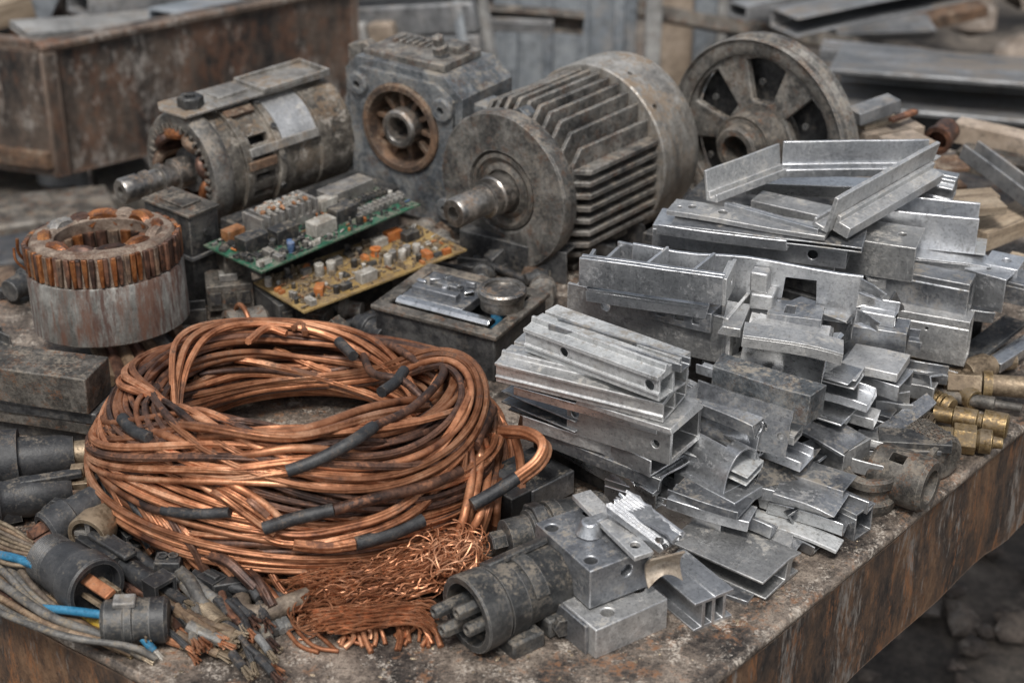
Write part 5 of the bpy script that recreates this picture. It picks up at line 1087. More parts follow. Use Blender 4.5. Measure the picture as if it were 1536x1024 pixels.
obj('ferrule', MB().cyl(.0002, .02, .0135, 20), M_brs2, q)
q = axthing('cable_plug', 'ribbed black gland plug below the upper plug at left edge', 'connector', 108, 733, .024, 18)
obj('shell', MB().lathe([(-.16, .0005), (-.16, .016), (-.1, .017)]+ridged(-.095, -.07, .0205, 7)+[(-.066, .019), (-.045, .0215), (-.03, .019), (-.003, .016), (0, .014), (0, .0005)], 32), M_blk, q, ang=30)
obj('key', MB().box((-.05, -.006, .014), (.012, .006, .021)), M_blk, q, bevel=.0015)
q = axthing('cable_lug', 'pale bent metal cable lug next to the black plugs', 'cable lug', 140, 722, .03, 8)
obj('palm', MB().box((-.03, -.008, -.004), (.0, .01, .004)).box((-.022, .002, .004), (-.008, .012, .016)).warp(.0015, 40), M_brs2, q, bevel=.001)
obj('barrel', MB().lathe([(-.06, .007), (-.028, .008), (-.028, .0005)], 12), M_grim, q)
q = axthing('cable_plug', 'stubby black sleeve with copper conductor showing at its mouth', 'connector', 68, 798, .03, -135, -8)
obj('shell', MB().lathe([(-.06, .0005), (-.06, .017), (-.03, .018), (-.028, .0205), (-.003, .0205), (0, .018), (0, .014), (-.02, .013), (-.02, .0005)], 28), M_blk, q)
for a in (0, 120, 240): obj('conductor', MB().lathe([(-.02, .0075), (.016, .0065), (.018, .0005)], 5, RX(a) @ T(0, 0, .0062)), M_copd, q)
q = axthing('round_socket', 'dusty grey round socket with a cross slot facing forward', 'connector', 130, 806, .036, -108, 0)
obj('shell', MB().lathe([(-.09, .0005), (-.09, .009), (-.05, .011), (-.03, .017), (-.022, .0205), (-.002, .0215), (0, .0205), (0, .0165), (-.012, .0155), (-.012, .0005)], 32), M_brs2, q)
obj('cross_insert', MB().box((-.012, -.0155, -.0025), (-.003, .0155, .0025)).box((-.012, -.0025, -.0155), (-.003, .0025, -.0027)).box((-.012, -.0025, .0027), (-.003, .0025, .0155)), M_cmpg, q)
q = axthing('cable_plug', 'long black pin connector pointing to lower right under the coil', 'connector', 248, 888, .022, -42, 0)
obj('shell', MB().box((-.12, -.014, -.01), (-.062, .014, .014)).lathe([(-.062, .0005), (-.062, .0105), (-.02, .0115), (-.018, .0005)], 16).box((-.018, -.0125, -.0125), (.002, .0125, .0125)).warp(.0006, 40), M_blk, q, bevel=.0015, cutter=MB().box((-.012, -.009, -.009), (.01, .009, .009)))
obj('latch', MB().box((-.11, -.007, .0142), (-.05, .007, .0195)), M_blk, q, bevel=.0015)
boxthing('cable_plug', 'small black housing with two round sockets beside pin connector', 'connector', (232, 868), (272, 868), .016, .02, .018, M_blk, lambda t, L, W, h: [obj('socket', MB().lathe([(0, .005), (.003, .005), (.003, .0035), (-.001, .003)], 14, T(L*f_, W*.5, h+.0002) @ RY(-90)), M_blk, t) for f_ in (.3, .7)])
boxthing('cable_plug', 'flat black clip connector right under the coil edge', 'connector', (322, 905), (372, 898), .002, .022, .02, M_blk)
q = axthing('cable_joint', 'worn grey barrel connector with a black end cap', 'connector', 254, 928, .024, 5, 0, .8)
obj('barrel', MB().lathe([(-.075, .0005), (-.075, .022), (-.07, .026), (-.05, .0265), (-.048, .0285), (-.04, .0285), (-.038, .026), (-.02, .026)], 40), M_plug, q, ang=30)
obj('end_cap', MB().lathe([(-.0198, .0265), (-.004, .0265), (0, .023), (0, .0005), (-.0198, .0005)], 40), M_blk, q)
obj('lug', MB().box((-.06, -.01, .024), (-.035, .01, .032)).warp(.001, 40), M_cmpg, q, bevel=.002)
def cb(label, pts, r, m, group=None, n=10, lob=0, tip=None, name='cable', cat='cable'):
    P_ = spline([at(x, y, z) for x, y, z in pts]); o = P_[0]
    if tip:
        t = thing(name, label, cat, T(*o), group); obj('sheath', MB().tube([p-o for p in P_], r, n, lob), m, t, recalc=False, ang=60)
        d = (P_[-1]-P_[-2]).normalized(); mb = MB()
        for k in range(4): a = k*PI/2; s = d.orthogonal().normalized(); s2 = d.cross(s); e = (s*math.cos(a)+s2*math.sin(a)); mb.tube([P_[-1]-o+e*r*.45-d*.004, P_[-1]-o+e*r*.5+d*.005, P_[-1]-o+e*r*.7+d*.012], r*.32, 6)
        obj('bare_end', mb, tip, t); return t
    return tag(obj(name, MB().tube([p-o for p in P_], r, n, lob), m, None, T(*o), recalc=False, ang=60), label, cat, group)
cb('bright blue cable curving in from the left edge above the black plug', [(-30, 828, .03), (20, 836, .034), (58, 850, .034), (80, 858, .02)], .0045, M_cblu)
cb('blue cable with a frayed end lying across the loose cables', [(60, 912, .02), (110, 916, .028), (170, 926, .03), (208, 950, .02), (230, 975, .006)], .0042, M_cblu, tip=M_cmpw)
cb('short yellow wire end beside the blue cable', [(120, 930, .012), (150, 935, .014), (178, 954, .008)], .0042, M_cyel, tip=M_copb)
cb('brown cable ending in stripped brass strands near the yellow wire', [(70, 900, .012), (110, 930, .014), (150, 955, .01), (185, 972, .006)], .006, M_cbrn, tip=M_brass)
cb('copper cored wire lying before the black pin connector', [(172, 870, .012), (205, 885, .014), (230, 898, .012), (250, 914, .008)], .0042, M_copd, tip=M_copb)
cb('copper wire with orange tip pointing right', [(240, 885, .008), (270, 912, .012), (300, 934, .008)], .0045, M_cop, tip=M_cmpo)
cb('dark thick cable running down to the knurled tube', [(262, 850, .02), (285, 872, .024), (300, 900, .02), (316, 918, .014)], .0065, M_cgry)
cb('ribbed light grey conduit pointing to lower right', [(276, 862, .016), (310, 892, .016), (345, 918, .012), (372, 942, .008)], .0065, M_cond, lob=0)
cb('brown corrugated elbow hose beside the frayed bundle', [(362, 900, .012), (366, 918, .013), (392, 920, .014), (425, 908, .016), (462, 894, .016)], .0095, M_braid)
cb('braided tan hose end beside the grey conduit', [(358, 934, .006), (374, 950, .007), (394, 970, .006)], .0062, M_braid, tip=M_brs2)
for k in range(5): cb('thin grey rod in the row under the brown hose', [(372+k*11, 920+k*-1, .006), (388+k*10, 938-k*1, .006), (398+k*9, 952-k*2, .005)], .0046, M_cond, 'thin grey rods under the brown hose', 6, name='rod', cat='rod')
q = axthing('brass_sleeve', 'knurled tan sleeve with open mouth beside the grey conduit', 'sleeve', 334, 942, .013, -52, 0, .82)
obj('sleeve', MB().lathe([(-.05, .011)]+ridged(-.048, -.006, .0122, 14, .0006)+[(-.004, .0135), (0, .0135), (0, .0105), (-.03, .0095), (-.03, .0005)], 32), M_brs2, q)
q = axthing('tube_end', 'plain tan open tube end in front of the knurled sleeve', 'tube', 357, 966, .010, -50, 0, .82)
obj('tube', MB().lathe([(-.055, .011), (0, .0118), (.0, .0098), (-.04, .0092), (-.04, .0005)], 28), M_brs2, q)
lr = random.Random(31)
for k in range(17):
    y0 = 800+k*7; x1 = 70+k*7+lr.uniform(-15, 15); y1 = 905+k*3.5+lr.uniform(-6, 6); zb_ = lr.uniform(.006, .02)
    cb('thin grey or brown wire in the bunch at the left edge', [(-40, y0-20, zb_+.004), (5, y0+8, zb_+.008), (x1*.5, (y0+y1)/2+16, zb_+.008), (x1, y1+6, zb_), (x1+40, y1+24, .006)], lr.uniform(.0028, .0045), lr.choice((M_cgry, M_cgry, M_cbrn, M_cbrn, M_copd, M_braid)), 'loose wires bunched at the left edge', 8, tip=M_brs2 if k % 3 == 0 else None)
for k in range(9):
    x0 = 20+k*6; cb('tan stripped strand in the fan beside the big black plug', [(-30, 770+k*7, .03), (15, 790+k*7, .032), (50+k*3, 815+k*4, .03)], .0022, (M_brs2, M_cbrn, M_braid, M_brs2)[k % 4] if k != 6 else M_cbrn, 'tan strands beside the big black plug', 7)
for k, (x, y, a, s, lab) in enumerate(((300, 965, -30, .03, 'long flat crimped terminal nearest the table edge, left of the tan tube'), (322, 975, -25, .028, 'crimped terminal at the very front of the loose parts'), (275, 968, -20, .022, 'small tan terminal behind the frontmost crimped one'), (290, 945, -45, .025, 'upright bent terminal below the copper wire tip'), (205, 972, -40, .016, 'short dark terminal beside the frayed blue cable end'))):
    q = thing('crimp_terminal', lab, 'terminal', T(*at(x, y, .004)) @ RZ(a))
    obj('blade', MB().box((0, -.005, 0), (s, .005, .002)).box((s*.7, -.003, .002), (s*1.15, .003, .004)).warp(.0015, 50, k), M_brs2, q, bevel=.0006)
    obj('barrel', MB().lathe([(-s*.7, .005), (0, .006), (.002, .003)], 10, T(0, 0, .004)), (M_brs2, M_braid, M_cop)[k % 3], q)
for k, (pts, lab) in enumerate((([(190, 820, .02), (230, 850, .022), (290, 880, .012), (310, 900, .006)], 'black cable under the cut copper ends, upper left'), ([(300, 860, .014), (350, 880, .016), (400, 890, .012), (440, 905, .006)], 'black cable emerging below the coil front'), ([(330, 880, .006), (370, 893, .008), (420, 898, .006)], 'short flat black cable stub before the coil front'), ([(140, 750, .03), (150, 720, .04), (160, 745, .03), (162, 790, .02)], 'thin black loop by the dusty round socket'))):
    cb(lab, pts, (.006, .006, .006, .003)[k], M_rub)
GW = 'stripped wire ends and stubs heaped before the coil'; wr = random.Random(63)
for k in range(52):
    x, y = wr.uniform(175, 400), 0; y = 842+(x-175)*.36+wr.uniform(-5, 84); a = wr.uniform(-75, -20); ln = wr.uniform(.022, .055); z_ = wr.uniform(.006, .02); p = at(x, y, z_); d = Vector((math.cos(rad(a)), math.sin(rad(a)), wr.uniform(-.25, .05)))
    r_ = wr.uniform(.003, .006); m_ = wr.choice((M_rub, M_rub, M_cgry, M_cbrn, M_copd, M_blk, M_cond)); t_ = thing('wire_stub', 'short stripped wire stub lying in the heap before the coil', 'wire', T(*p), GW)
    e = Vector((wr.uniform(-.3, .3), wr.uniform(-.3, .3), 0))*ln*.3
    obj('sheath', MB().tube(spline([-d*ln*.5, e, d*ln*.5], .004), r_, 9), m_, t_, recalc=False); mb = MB()
    for j in range(5):
        s1 = d.orthogonal().normalized(); s2 = d.cross(s1).normalized(); c_ = (s1*math.cos(j*1.26)+s2*math.sin(j*1.26)); mb.tube([d*ln*.48+c_*r_*.5, d*(ln*.5+.006)+c_*r_*.55, d*(ln*.5+.014)+c_*r_*wr.uniform(.6, 1.3)], r_*.28, 5)
    obj('bare_end', mb, wr.choice((M_copb, M_cop, M_brs2, M_copd)), t_)
for k, (x, y, a, s, lab) in enumerate(((205, 812, -55, .013, 'upper of the small black housings beside the long pin connector'), (285, 840, -30, .012, 'small black housing tucked under the cut copper ends'), (330, 880, -40, .011, 'small black housing between ribbed conduit and coil'), (180, 850, -60, .012, 'small black housing behind the barrel connector'), (30, 760, 20, .016, 'black housing stub at the left edge under the gland plug'), (110, 770, -20, .013, 'black housing between gland plug and round socket'))):
    t_ = thing('cable_plug', lab, 'connector', T(*at(x, y, .016)) @ RZ(a))
    obj('shell', MB().box((-s*2, -s*.8, -s*.6), (0, s*.8, s*.7)).lathe([(-s*3.2, .0005), (-s*3.2, s*.45), (-s*2, s*.55), (-s*2, .0005)], 14).warp(.0005, 40), M_blk, t_, bevel=.0012, cutter=MB().box((-s*.6, -s*.6, -s*.4), (.01, s*.6, s*.45)))
    obj('latch', MB().box((-s*1.7, -s*.3, s*.72), (-s*.2, s*.3, s*1.0)), M_blk, t_, bevel=.0008)
cb('thick black cable crossing behind the coil base at left', [(100, 780, .02), (150, 800, .022), (200, 845, .02), (225, 870, .01)], .008, M_blk)

# ------------------------------------------------------------ brass fittings, ring and bushing at right
def fit(label, px, py, z, yaw, parts, cat='brass fitting', name='pipe_fitting', pitch=0):
    q = axthing(name, label, cat, px, py, z, yaw, pitch)
    for nm, pf, n, m in parts: obj(nm, MB().lathe(pf, n).warp(.0004, 40, px), m, q, bevel=.0008 if n < 9 else 0, ang=32)
    return q
fit('long threaded brass fitting with hexagon nut nearest the table edge', 1498, 664, .016, -14, [('threaded_tube', ridged(-.112, -.034, .0105, 22, .0008)+[(-.034, .0005)], 24, M_brass), ('hex_nut', [(-.048, .0005), (-.048, .0165), (-.024, .0165), (-.024, .0005)], 6, M_brass), ('end_cap', [(-.0238, .011), (-.02, .0135), (-.008, .0135), (-.006, .007), (.004, .006), (.005, .0005)], 20, M_brass)])
fit('second brass fitting with two collars behind the long threaded one', 1512, 640, .02, -22, [('body', [(-.08, .009), (-.06, .009), (-.058, .0125), (-.034, .0125), (-.032, .009), (-.028, .009), (-.026, .0145), (-.002, .0145), (0, .012), (0, .0005)], 28, M_brass)])
fit('stubby brass elbow fitting beside the heavy box beam', 1428, 612, .022, -48, [('body', [(-.06, .012), (-.045, .0125)]+ridged(-.043, -.004, .0115, 6, .001)+[(0, .01), (0, .0005)], 24, M_brass), ('hex_nut', [(-.062, .0005), (-.062, .0155), (-.046, .0155), (-.046, .0005)], 6, M_brass)])
fit('dusty brass hexagon body with a pale pipe at the right edge', 1500, 578, .022, -8, [('hex_body', [(-.06, .0005), (-.06, .018), (-.022, .018), (-.02, .0005)], 6, M_brs2), ('pipe', [(-.0198, .012), (.06, .0125), (.06, .0005)], 24, M_brs2), ('collar', [(-.0197, .0165), (-.01, .0165), (-.01, .0122)], 24, M_brass)])
fit('old brass valve body behind the dusty hexagon fitting', 1488, 548, .03, 30, [('body', [(-.04, .0005), (-.04, .014), (-.028, .017), (-.01, .017), (-.006, .012), (0, .012), (0, .0005)], 20, M_brs2)])
fit('small dull brass union at the foot of the heavy box beam', 1385, 566, .025, -60, [('body', [(-.03, .0005), (-.03, .012), (-.012, .014), (-.01, .01), (0, .01), (0, .0005)], 20, M_brs2), ('hex_nut', [(-.025, .0145), (-.025, .0165), (-.012, .0165), (-.012, .0145)], 6, M_brass)])
fit('tapered dark spindle with pale tip between brass fittings', 1532, 612, .012, -20, [('spindle', [(-.09, .0005), (-.09, .007), (-.03, .008), (-.028, .005), (0, .005), (.001, .0005)], 14, M_grim)], 'spindle', 'spindle')
fit('dull brass pipe nipple lying between the worn strip and the long fitting', 1400, 634, .016, -35, [('body', ridged(-.05, -.03, .0095, 5, .0009)+[(-.028, .0085), (-.02, .0085)]+ridged(-.018, -.002, .0095, 5, .0009)+[(0, .006), (-.02, .005)], 20, M_brs2)])
fit('small dull brass cap beside the tapered dark spindle', 1462, 600, .014, -60, [('cap', [(-.022, .0005), (-.022, .011), (-.004, .0125), (0, .011), (0, .008), (-.01, .0075), (-.01, .0005)], 18, M_brass)])
fit('short dusty pipe stub under the flat dark bar at right', 1520, 540, .012, 15, [('pipe', [(-.06, .0005), (-.06, .011), (0, .011), (0, .008), (-.02, .0075), (-.02, .0005)], 20, M_brs2)], 'pipe', 'pipe_stub')
q = thing('pipe_ring', 'rusty flanged ring lying flat near the table edge', 'pipe ring', T(*(at(1308, 777, 0)+Vector((0, .028, 0)))) @ Matrix.Scale(.86, 4))
obj('ring', MB().lathe([(0, .02), (0, .031), (.008, .034), (.016, .034), (.02, .029), (.026, .027), (.032, .028), (.036, .0325), (.046, .0325), (.049, .030), (.049, .024), (.046, .0225), (.03, .021), (.006, .02)], 48, RY(-90), closed=True).warp(.0009, 40), M_grim, q, ang=32)
obj('floor', MB().cyl(.018, .024, .0209, 28, RY(-90)), M_rust, q)
obj('bridge', MB().box((-.006, -.0215, .026), (.006, .0215, .038)).warp(.001, 40), M_rust, q, RZ(35), bevel=.001)
q = axthing('pipe_bushing', 'thick worn steel bushing with a small square hole at table edge', 'bushing', 1396, 730, .029, -36, 0)
obj('bushing', MB().lathe([(-.062, .016), (-.062, .026), (-.058, .029), (-.004, .029), (0, .026), (0, .018), (-.004, .0165), (-.05, .016)], 44, closed=True).warp(.0006, 30), M_grim, q, ang=32, cutter=MB().box((-.042, -.006, .012), (-.026, .006, .04), RX(20)))
q = axthing('knurled_collar', 'knurled steel collar behind the worn bushing', 'collar', 1418, 690, .025, -60, 0)
obj('collar', MB().lathe([(-.05, .0005), (-.05, .022), (-.047, .025), (-.003, .025), (0, .022), (0, .0005)], 60), M_grim, q)
kn = MB()
for i in range(36):
    for j in range(7): kn.box((-.046+j*.0062, -.0014, .0248), (-.043+j*.0062, .0014, .0262), RX(i*10+(5 if j % 2 else 0)))
obj('knurling', kn, M_grim, q)
bar('metal_bar', 'bright flat blade lying in front of the knurled collar', 'metal bar', (1300, 684), (1412, 684), .034, .034, .018, .006, 'pl', 'a')
bar('metal_bar', 'dusty brown flat bar above the bright flat blade', 'metal bar', (1318, 674), (1428, 680), .036, .038, .03, .01, 'pl', 'k')
# ------------------------------------------------------------ blurred yard behind the table
M_bin = mat('bin_rust', [(.022, .02, .019), (.055, .044, .037), (.10, .076, .06), (.155, .12, .095)], .25, (.5, .75), 6, (.15, .066, .033), .36, .4, vary=0, stretch=(1, 1, .5), dirt2=(.26, .235, .21), amt2=.2, edge=(.3, .22, .17), erad=.01)
M_galv = mat('galvanised_steel', [(.14, .145, .15), (.24, .245, .25), (.36, .36, .36)], .5, (.4, .6), 4, (.24, .215, .19), .34, .2, vary=.15)
M_bgry = mat('painted_grey', [(.12, .135, .15), (.19, .21, .23), (.28, .30, .315)], .1, (.5, .7), 4, (.28, .25, .22), .3, .2, vary=.12)
M_bdk = mat('dark_panel', [(.02, .021, .023), (.04, .042, .046), (.07, .07, .072)], .1, (.5, .7), 4, (.12, .10, .085), .3, .2, vary=.15)
M_btan = mat('tan_panel', [(.20, .155, .115), (.30, .24, .185), (.38, .31, .25)], 0, (.6, .8), 4, (.12, .1, .08), .3, .2, vary=.15)
M_blite = mat('pale_panel', [(.17, .168, .162), (.27, .267, .257), (.38, .375, .36)], .1, (.5, .7), 5, (.2, .175, .15), .38, .25, vary=.12)
# rusty bin
Y0 = 1.25
c = atY(98, 262, Y0); zb = c.z; ctop = atY(80, 76, Y0); Hh = (ctop-c).z; rr_ = atY(515, 22, 1.62); xr = Vector((rr_.x-ctop.x, rr_.y-ctop.y, 0)); lf = Vector((-.9, .28, 0))
Mb = frame(Vector((c.x, c.y, zb)), xr); bn = thing('rusty_bin', 'large open rusty steel bin behind the table at left', 'bin', Mb @ T(0, 0, 0))
Lb = xr.length*1.05; lfl = (Mb.to_3x3().inverted() @ lf)
def quadwall(a, b, th, nin, h=Hh):
    return MB().prism([(a[0], a[1]), (b[0], b[1]), (b[0]+nin[0]*th, b[1]+nin[1]*th), (a[0]+nin[0]*th, a[1]+nin[1]*th)], h, nseg=4).warp(.006, 5)
p_, q_ = (0, 0), (Lb, 0); l_ = (lfl.x, lfl.y)
obj('front_wall', quadwall(p_, q_, .012, (0, 1)), M_bin, bn); obj('side_wall', quadwall((-.013, 0), (l_[0]-.013, l_[1]), .012, (.3, 1)), M_bin, bn)
obj('back_wall', quadwall(l_, (l_[0]+Lb, l_[1]), .012, (0, 1)), M_bin, bn); obj('side_wall', quadwall((Lb+.001, 0), (l_[0]+Lb, l_[1]), .012, (1, 0)), M_bin, bn)
obj('floor', MB().prism([(0, .013), (Lb, .013), (l_[0]+Lb, l_[1]), l_], .02, T(0, 0, .05)), M_bin, bn)
obj('rim', MB().box((-.02, -.012, Hh+.001), (Lb+.01, .024, Hh+.016)), M_bin, bn, bevel=.004); 
obj('rim', MB().prism([(-.03, .026), (0, .026), (l_[0]+.01, l_[1]), (l_[0]-.02, l_[1])], .015, T(0, 0, Hh+.001)), M_bin, bn)
obj('corner_post', MB().box((-.022, -.01, 0), (.01, -.0005, Hh)), M_bin, bn, bevel=.003)
obj('bottom_rail', MB().prism([(-.035, .0), (-.016, .0), (l_[0]-.016, l_[1]), (l_[0]-.035, l_[1])], .03, T(0, 0, .02)), M_rust, bn)
for fx, fy in ((.06, .12), (.8, .12)): obj('leg', MB().lathe([(0, .09), (.02, .085), (.06, .05), (zb-GZ, .05)], 20, T(fx*Lb, fy, GZ-zb) @ RY(-90)), M_galv, bn)
# fill in the bin
def beam(name, label, cat, p0, p1, Y_0, Y_1, w_, h_, m, prof='box', group=None, roll=0):
    a = atY(*p0, Y_0); b = atY(*p1, Y_1); M = frame(a, b-a, roll=roll); L_ = (b-a).length; o_, hl = PR[prof](w_, h_, min(w_, h_)*.14)
    return tag(obj(name, MB().prism(o_, L_, YZX, hl, 4).warp(.003, 6, p0[0]), m, None, M, bevel=.003), label, cat, group)
beam('metal_beam', 'long pale grey beam lying in the rusty bin', 'beam', (135, 34), (420, 0), 1.6, 1.9, .10, .055, M_galv)
beam('metal_beam', 'flat pale sheet metal strip on the rim of the rusty bin', 'beam', (40, 62), (275, 40), 1.42, 1.6, .10, .014, M_blite)
beam('metal_beam', 'bluish flat strip in the bin at its far right', 'beam', (270, 42), (370, 20), 1.5, 1.7, .08, .03, M_bgry)
beam('metal_beam', 'dark bar across the back of the rusty bin', 'beam', (-40, 60), (200, 10), 1.8, 2.2, .1, .10, M_bdk)
beam('wood_block', 'tan wooden block in the rusty bin at the left edge', 'wood', (-20, 50), (55, 26), 1.7, 1.75, .06, .05, M_wood)
beam('metal_post', 'grey post standing up in the rusty bin', 'post', (60, 62), (92, -8), 1.75, 1.75, .06, .08, M_bgry)
# yard debris left
for i, (p0, p1, ya, yb, w_, h_, m_, lab) in enumerate((((-40, 345), (200, 300), .95, 1.3, .06, .02, M_grim, 'dull strip lying on the ground at far left'), ((-20, 395), (60, 372), .78, .95, .05, .05, M_bdk, 'dark block on the ground beyond the stator'), ((0, 318), (140, 305), 1.2, 1.5, .12, .02, M_grim, 'flat dull sheet under the rusty bin'), ((150, 300), (250, 285), 1.3, 1.6, .08, .04, M_grim, 'dull bar lying under the right of the rusty bin'), ((-60, 432), (30, 400), .7, .9, .05, .03, M_rust, 'rusty bar at the left edge behind the stator'))):
    a = atY(*p0, ya); 
    tag(obj('scrap_piece', MB().box((0, 0, 0), (abs(atY(*p1, yb).x-a.x)+.05, w_*2.4, max(.03, a.z-GZ))).warp(.012, 5, i), m_, None, T(a.x, a.y, GZ) @ RZ(20), bevel=.006), lab, 'scrap metal')
# machine frame / panel behind the gearbox
a = atY(520, 130, 1.9); b = atY(742, 122, 1.75); Mx = frame(a, b-a); Lx = (b-a).length
pn = thing('slatted_panel', 'pale grey slatted machine panel behind the gearbox', 'panel', Mx)
ht = atY(520, 10, 1.9).z-a.z
obj('backing', MB().box((0, .012, -.3), (Lx*1.0, .03, ht)).warp(.004, 5), M_blite, pn)
for k in range(3): obj('slat', MB().box((Lx*.06, -.02, ht*(.28*k)+.01), (Lx*.96, .0115, ht*(.28*k)+.04+.02*k)).warp(.004, 7, k), M_galv, pn, bevel=.006)
obj('frame_post', MB().box((-.03, -.03, -.5), (.02, .0115, ht+.02)), M_blite, pn, bevel=.006); obj('frame_post', MB().box((Lx*.84, -.03, -.5), (Lx*.9, .0115, ht)), M_bgry, pn, bevel=.006)
obj('top_rail', MB().box((-.03, -.03, ht+.021), (Lx, .03, ht+.06)), M_galv, pn, bevel=.006)
for k, x in enumerate((.12, .3)): obj('block', MB().box((Lx*x, -.05, ht*.55), (Lx*x+.06, -.021, ht*.55+.05)).warp(.004, 12, k), M_btan if k else M_blite, pn, bevel=.006)
# blue grey cabinet and posts
def upright(name, label, cat, x0, x1, ytop, ybot, Y, m, depth=.3, ribs=0):
    a = atY(x0, ybot, Y); b = atY(x1, ybot, Y); zt = atY((x0+x1)/2, ytop, Y).z; z0 = GZ; M = T(a.x, Y, z0); t = thing(name, label, cat, M)
    Wd = b.x-a.x; obj('body', MB().box((0, 0, 0), (Wd, depth, zt-z0)).warp(.004, 4, x0), m, t, bevel=.006)
    for k in range(ribs): obj('rib', MB().box((Wd*(k+.5)/ribs-.012, -.02, .02), (Wd*(k+.5)/ribs+.012, -.0005, zt-z0-.02)), m, t, bevel=.004)
    return t
upright('metal_cabinet', 'tall blue-grey sheet metal cabinet behind the finned motor', 'cabinet', 742, 952, -60, 120, 2.1, M_bgry, .35, 4)
upright('metal_post', 'pale upright post right of the blue-grey cabinet', 'post', 966, 990, -60, 120, 2.0, M_blite, .04)
upright('sheet_barrier', 'dark upright sheet behind the pulley wheel, left one', 'panel', 1040, 1085, -60, 90, 2.3, M_bgry, .05)
upright('metal_post', 'narrow pale post between dark sheets behind the pulley', 'post', 1074, 1088, -60, 90, 2.2, M_blite, .03)
upright('sheet_barrier', 'broad black sheet behind the pulley wheel', 'panel', 1090, 1200, -60, 100, 2.6, M_bdk, .05)
upright('upright_board', 'tan board behind the pale upright post', 'panel', 988, 1042, -60, 45, 2.4, M_btan, .04)
upright('sheet_barrier', 'dark machine side in the gap left of the blue-grey cabinet', 'panel', 700, 760, -60, 60, 2.5, M_bdk, .1)
upright('sheet_barrier', 'dark wide sheet closing the yard behind the slatted panel', 'panel', 380, 720, -60, 10, 3.2, M_bdk, .1)
M_beam = mat('dull_beam', [(.10, .105, .11), (.19, .195, .20), (.32, .325, .33)], .5, (.35, .55), 6, (.16, .135, .11), .34, .2, (.3, 1, 1.6), vary=.15, edge=(.5, .5, .5), erad=.004)
# beams at top right
beam('metal_beam', 'upper grey beam slanting across the top right corner', 'beam', (1120, 34), (1400, -30), 1.9, 2.3, .06, .035, M_beam, group='long beams at the top right')
beam('metal_beam', 'second pale beam with blunt end at the top right', 'beam', (1195, 58), (1560, -20), 1.7, 2.1, .09, .045, M_beam, 'cfr', group='long beams at the top right')
beam('metal_beam', 'thin pale tube above the big horizontal beam', 'beam', (1228, 92), (1580, 128), 1.5, 1.35, .05, .03, M_beam, group='long beams at the top right')
beam('metal_beam', 'big horizontal channel beam behind the pulley at right', 'beam', (1240, 165), (1600, 196), 1.35, 1.2, .16, .085, M_beam, 'cfr', group='long beams at the top right')
a = atY(1270, 230, 1.4); tag(obj('dark_trough', MB().box((0, 0, -.55), (.95, .12, .09)).warp(.006, 4), M_bdk, None, T(a.x, 1.42, a.z) @ RZ(-10), bevel=.008), 'dark trough side under the big horizontal beam', 'trough')
M_rub3 = mat('earth', [(.06, .05, .04), (.14, .112, .09), (.24, .2, .165)], 0, (.8, .95), 7, (.26, .235, .21), .28, .6)
rb = MB(); r2 = random.Random(9)
for i in range(420):
    x, y = r2.uniform(.75, 3.4), r2.uniform(1.75, 4.2); s = r2.uniform(.025, .08); rb.ico(s, T(x, y, -.62+.34*(y-1.75)/1.6+r2.uniform(-.05, .08)) @ RZ(r2.uniform(0, 360)), 1, .35, i, (1.3, 1, .7))
M_rub2 = mat('rubble', [(.03, .025, .021), (.075, .06, .05), (.15, .122, .10)], 0, (.8, .95), 9, (.19, .17, .15), .26, .6, vary=.1)
tag(obj('rubble_heap', rb, M_rub3, ang=40), 'brown heap of earth and rubble in the top right background', 'rubble', kind='stuff')
rb = MB()
for i in range(700):
    x, y = r2.uniform(.35, 2.2), r2.uniform(-1.0, 1.0); s = r2.uniform(.008, .03); rb.ico(s, T(x, y, GZ+s*.3) @ RZ(r2.uniform(0, 360)), 1, .35, i, (1.3, 1, .6))
for i in range(700):
    x, y = r2.uniform(-2.6, .6), r2.uniform(.9, 3.4); s = r2.uniform(.01, .04); rb.ico(s, T(x, y, GZ+s*.3) @ RZ(r2.uniform(0, 360)), 1, .35, i, (1.3, 1, .6))
tag(obj('ground_rubble', rb, M_rub2, ang=60), 'stones and dirt clods strewn over the ground round the table', 'rubble', kind='stuff')
# wood and pipes behind the aluminium pile at right
def stick(name, label, cat, A_, B_, zA, zB, w_, h_, m, prof='pl', **k): 
    a = at(*A_, zA); b = at(*B_, zB); o_, hl = PR[prof](w_, h_, .004); return tag(obj(name, MB().prism(o_, (b-a).length, YZX, hl, 4).warp(.0015, 12, A_[0]), m, None, frame(a, b-a), bevel=.001), label, cat)
stick('wood_strip', 'pale wooden strip crossing behind the large channel', 'wood', (1290, 342), (1510, 322), .10, .10, .03, .012, M_wood)
stick('wood_strip', 'second weathered wooden lath above the pale strip', 'wood', (1330, 318), (1500, 305), .10, .1, .03, .01, M_wood)
stick('wood_strip', 'thick wooden batten end at the right edge', 'wood', (1478, 378), (1580, 340), .05, .05, .05, .025, M_wood)
stick('wood_strip', 'short broken wooden chunk behind the drilled end block', 'wood', (1505, 410), (1570, 425), .05, .05, .03, .02, M_wood)
stick('aluminium_rail', 'pale bright channel leaning diagonally at the right edge', 'metal profile', (1438, 238), (1580, 345), .12, .08, .03, .022, M_galv, 'cup')
stick('metal_pipe', 'dull pipe lying level at the right edge behind the diagonal channel', 'pipe', (1425, 214), (1580, 248), .06, .06, .035, .03, M_btan)
stick('metal_pipe', 'dark pipe under the dull level pipe', 'pipe', (1430, 255), (1580, 290), .04, .04, .04, .03, M_grim)
stick('wood_strip', 'pale offcut sticking out right of the pulley wheel', 'wood', (1290, 190), (1352, 168), .15, .16, .03, .018, M_galv)
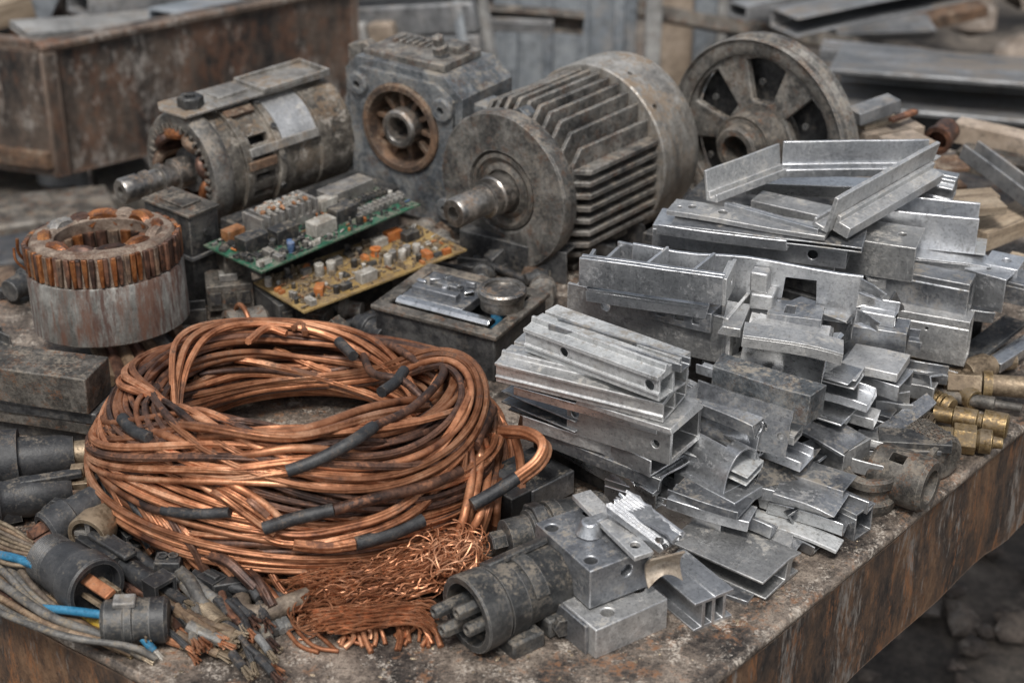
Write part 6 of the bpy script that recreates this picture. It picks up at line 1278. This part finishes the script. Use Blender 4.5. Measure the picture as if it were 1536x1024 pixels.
stick('wood_strip', 'ochre wooden offcut right of the pulley wheel', 'wood', (1298, 205), (1350, 190), .13, .13, .04, .014, M_wood)
stick('wood_strip', 'split wooden lath with orange end beside the window frame corner', 'wood', (1298, 222), (1385, 208), .12, .12, .04, .018, M_btan)
stick('wood_strip', 'thin orange splinter behind the pale offcut', 'wood', (1340, 185), (1378, 172), .15, .15, .01, .006, M_copd)
for k in range(5): stick('wood_strip', ('topmost', 'second', 'third', 'fourth', 'lowest')[k]+' lath in the small pile behind the window frame corner', 'wood', (1350, 232+k*12), (1402, 222+k*13), .14-.012*k, .14-.012*k, .05, .009, M_wood if k % 2 else M_btan)
fit('orange rusted pipe stub behind the window frame corner', 1405, 212, .09, -120, [('pipe', [(-.05, .0005), (-.05, .018), (-.01, .018), (-.008, .021), (0, .021), (0, .014), (-.02, .013), (-.02, .0005)], 20, M_copd)], 'pipe', 'pipe_stub')
stick('metal_sheet', 'rusty sheet fragment under the pipe stub', 'metal sheet', (1395, 262), (1455, 258), .07, .07, .05, .006, M_rust)
stick('metal_sheet', 'brown sheet offcut lying under the diagonal channel', 'metal sheet', (1400, 290), (1450, 284), .06, .06, .04, .006, M_rust)

# loose scrap lengths lying about the yard
GY = 'scrap bars and sheets scattered over the yard'; yr = random.Random(23)
for i in range(72):
    if i < 16: x, y, z0 = yr.uniform(.7, 2.6), yr.uniform(1.5, 3.2), yr.uniform(-.5, -.12)
    elif i < 34: x, y, z0 = yr.uniform(-2.4, -.5), yr.uniform(.75, 1.9), yr.uniform(-.72, -.52)
    elif i >= 46: x, y, z0 = yr.uniform(-1.5, -.55), yr.uniform(.5, 1.25), yr.uniform(-.74, -.6)
    else: x, y, z0 = yr.uniform(-.4, .8), yr.uniform(1.2, 2.4), yr.uniform(-.6, -.2)
    ln = yr.uniform(.25, .9); w_ = yr.uniform(.02, .09); h_ = yr.uniform(.012, .05); pf = yr.choice(('cfr', 'box', 'lbt', 'cup', 'pl')); o_, hl = PR[pf](w_, h_, .005)
    M = T(x, y, z0) @ RZ(yr.uniform(-60, 40)) @ RY(yr.uniform(-14, 14)) @ RX(yr.uniform(-25, 25))
    tag(obj('scrap_bar', MB().prism(o_, ln, YZX @ T(0, 0, -ln/2), hl, 4).warp(.006, 6, i), yr.choice((M_beam, M_galv, M_rust, M_grim, M_bdk, M_btan, M_beam)), None, M, bevel=.002), 'blurred scrap bar lying in the yard behind the table', 'scrap metal', GY)
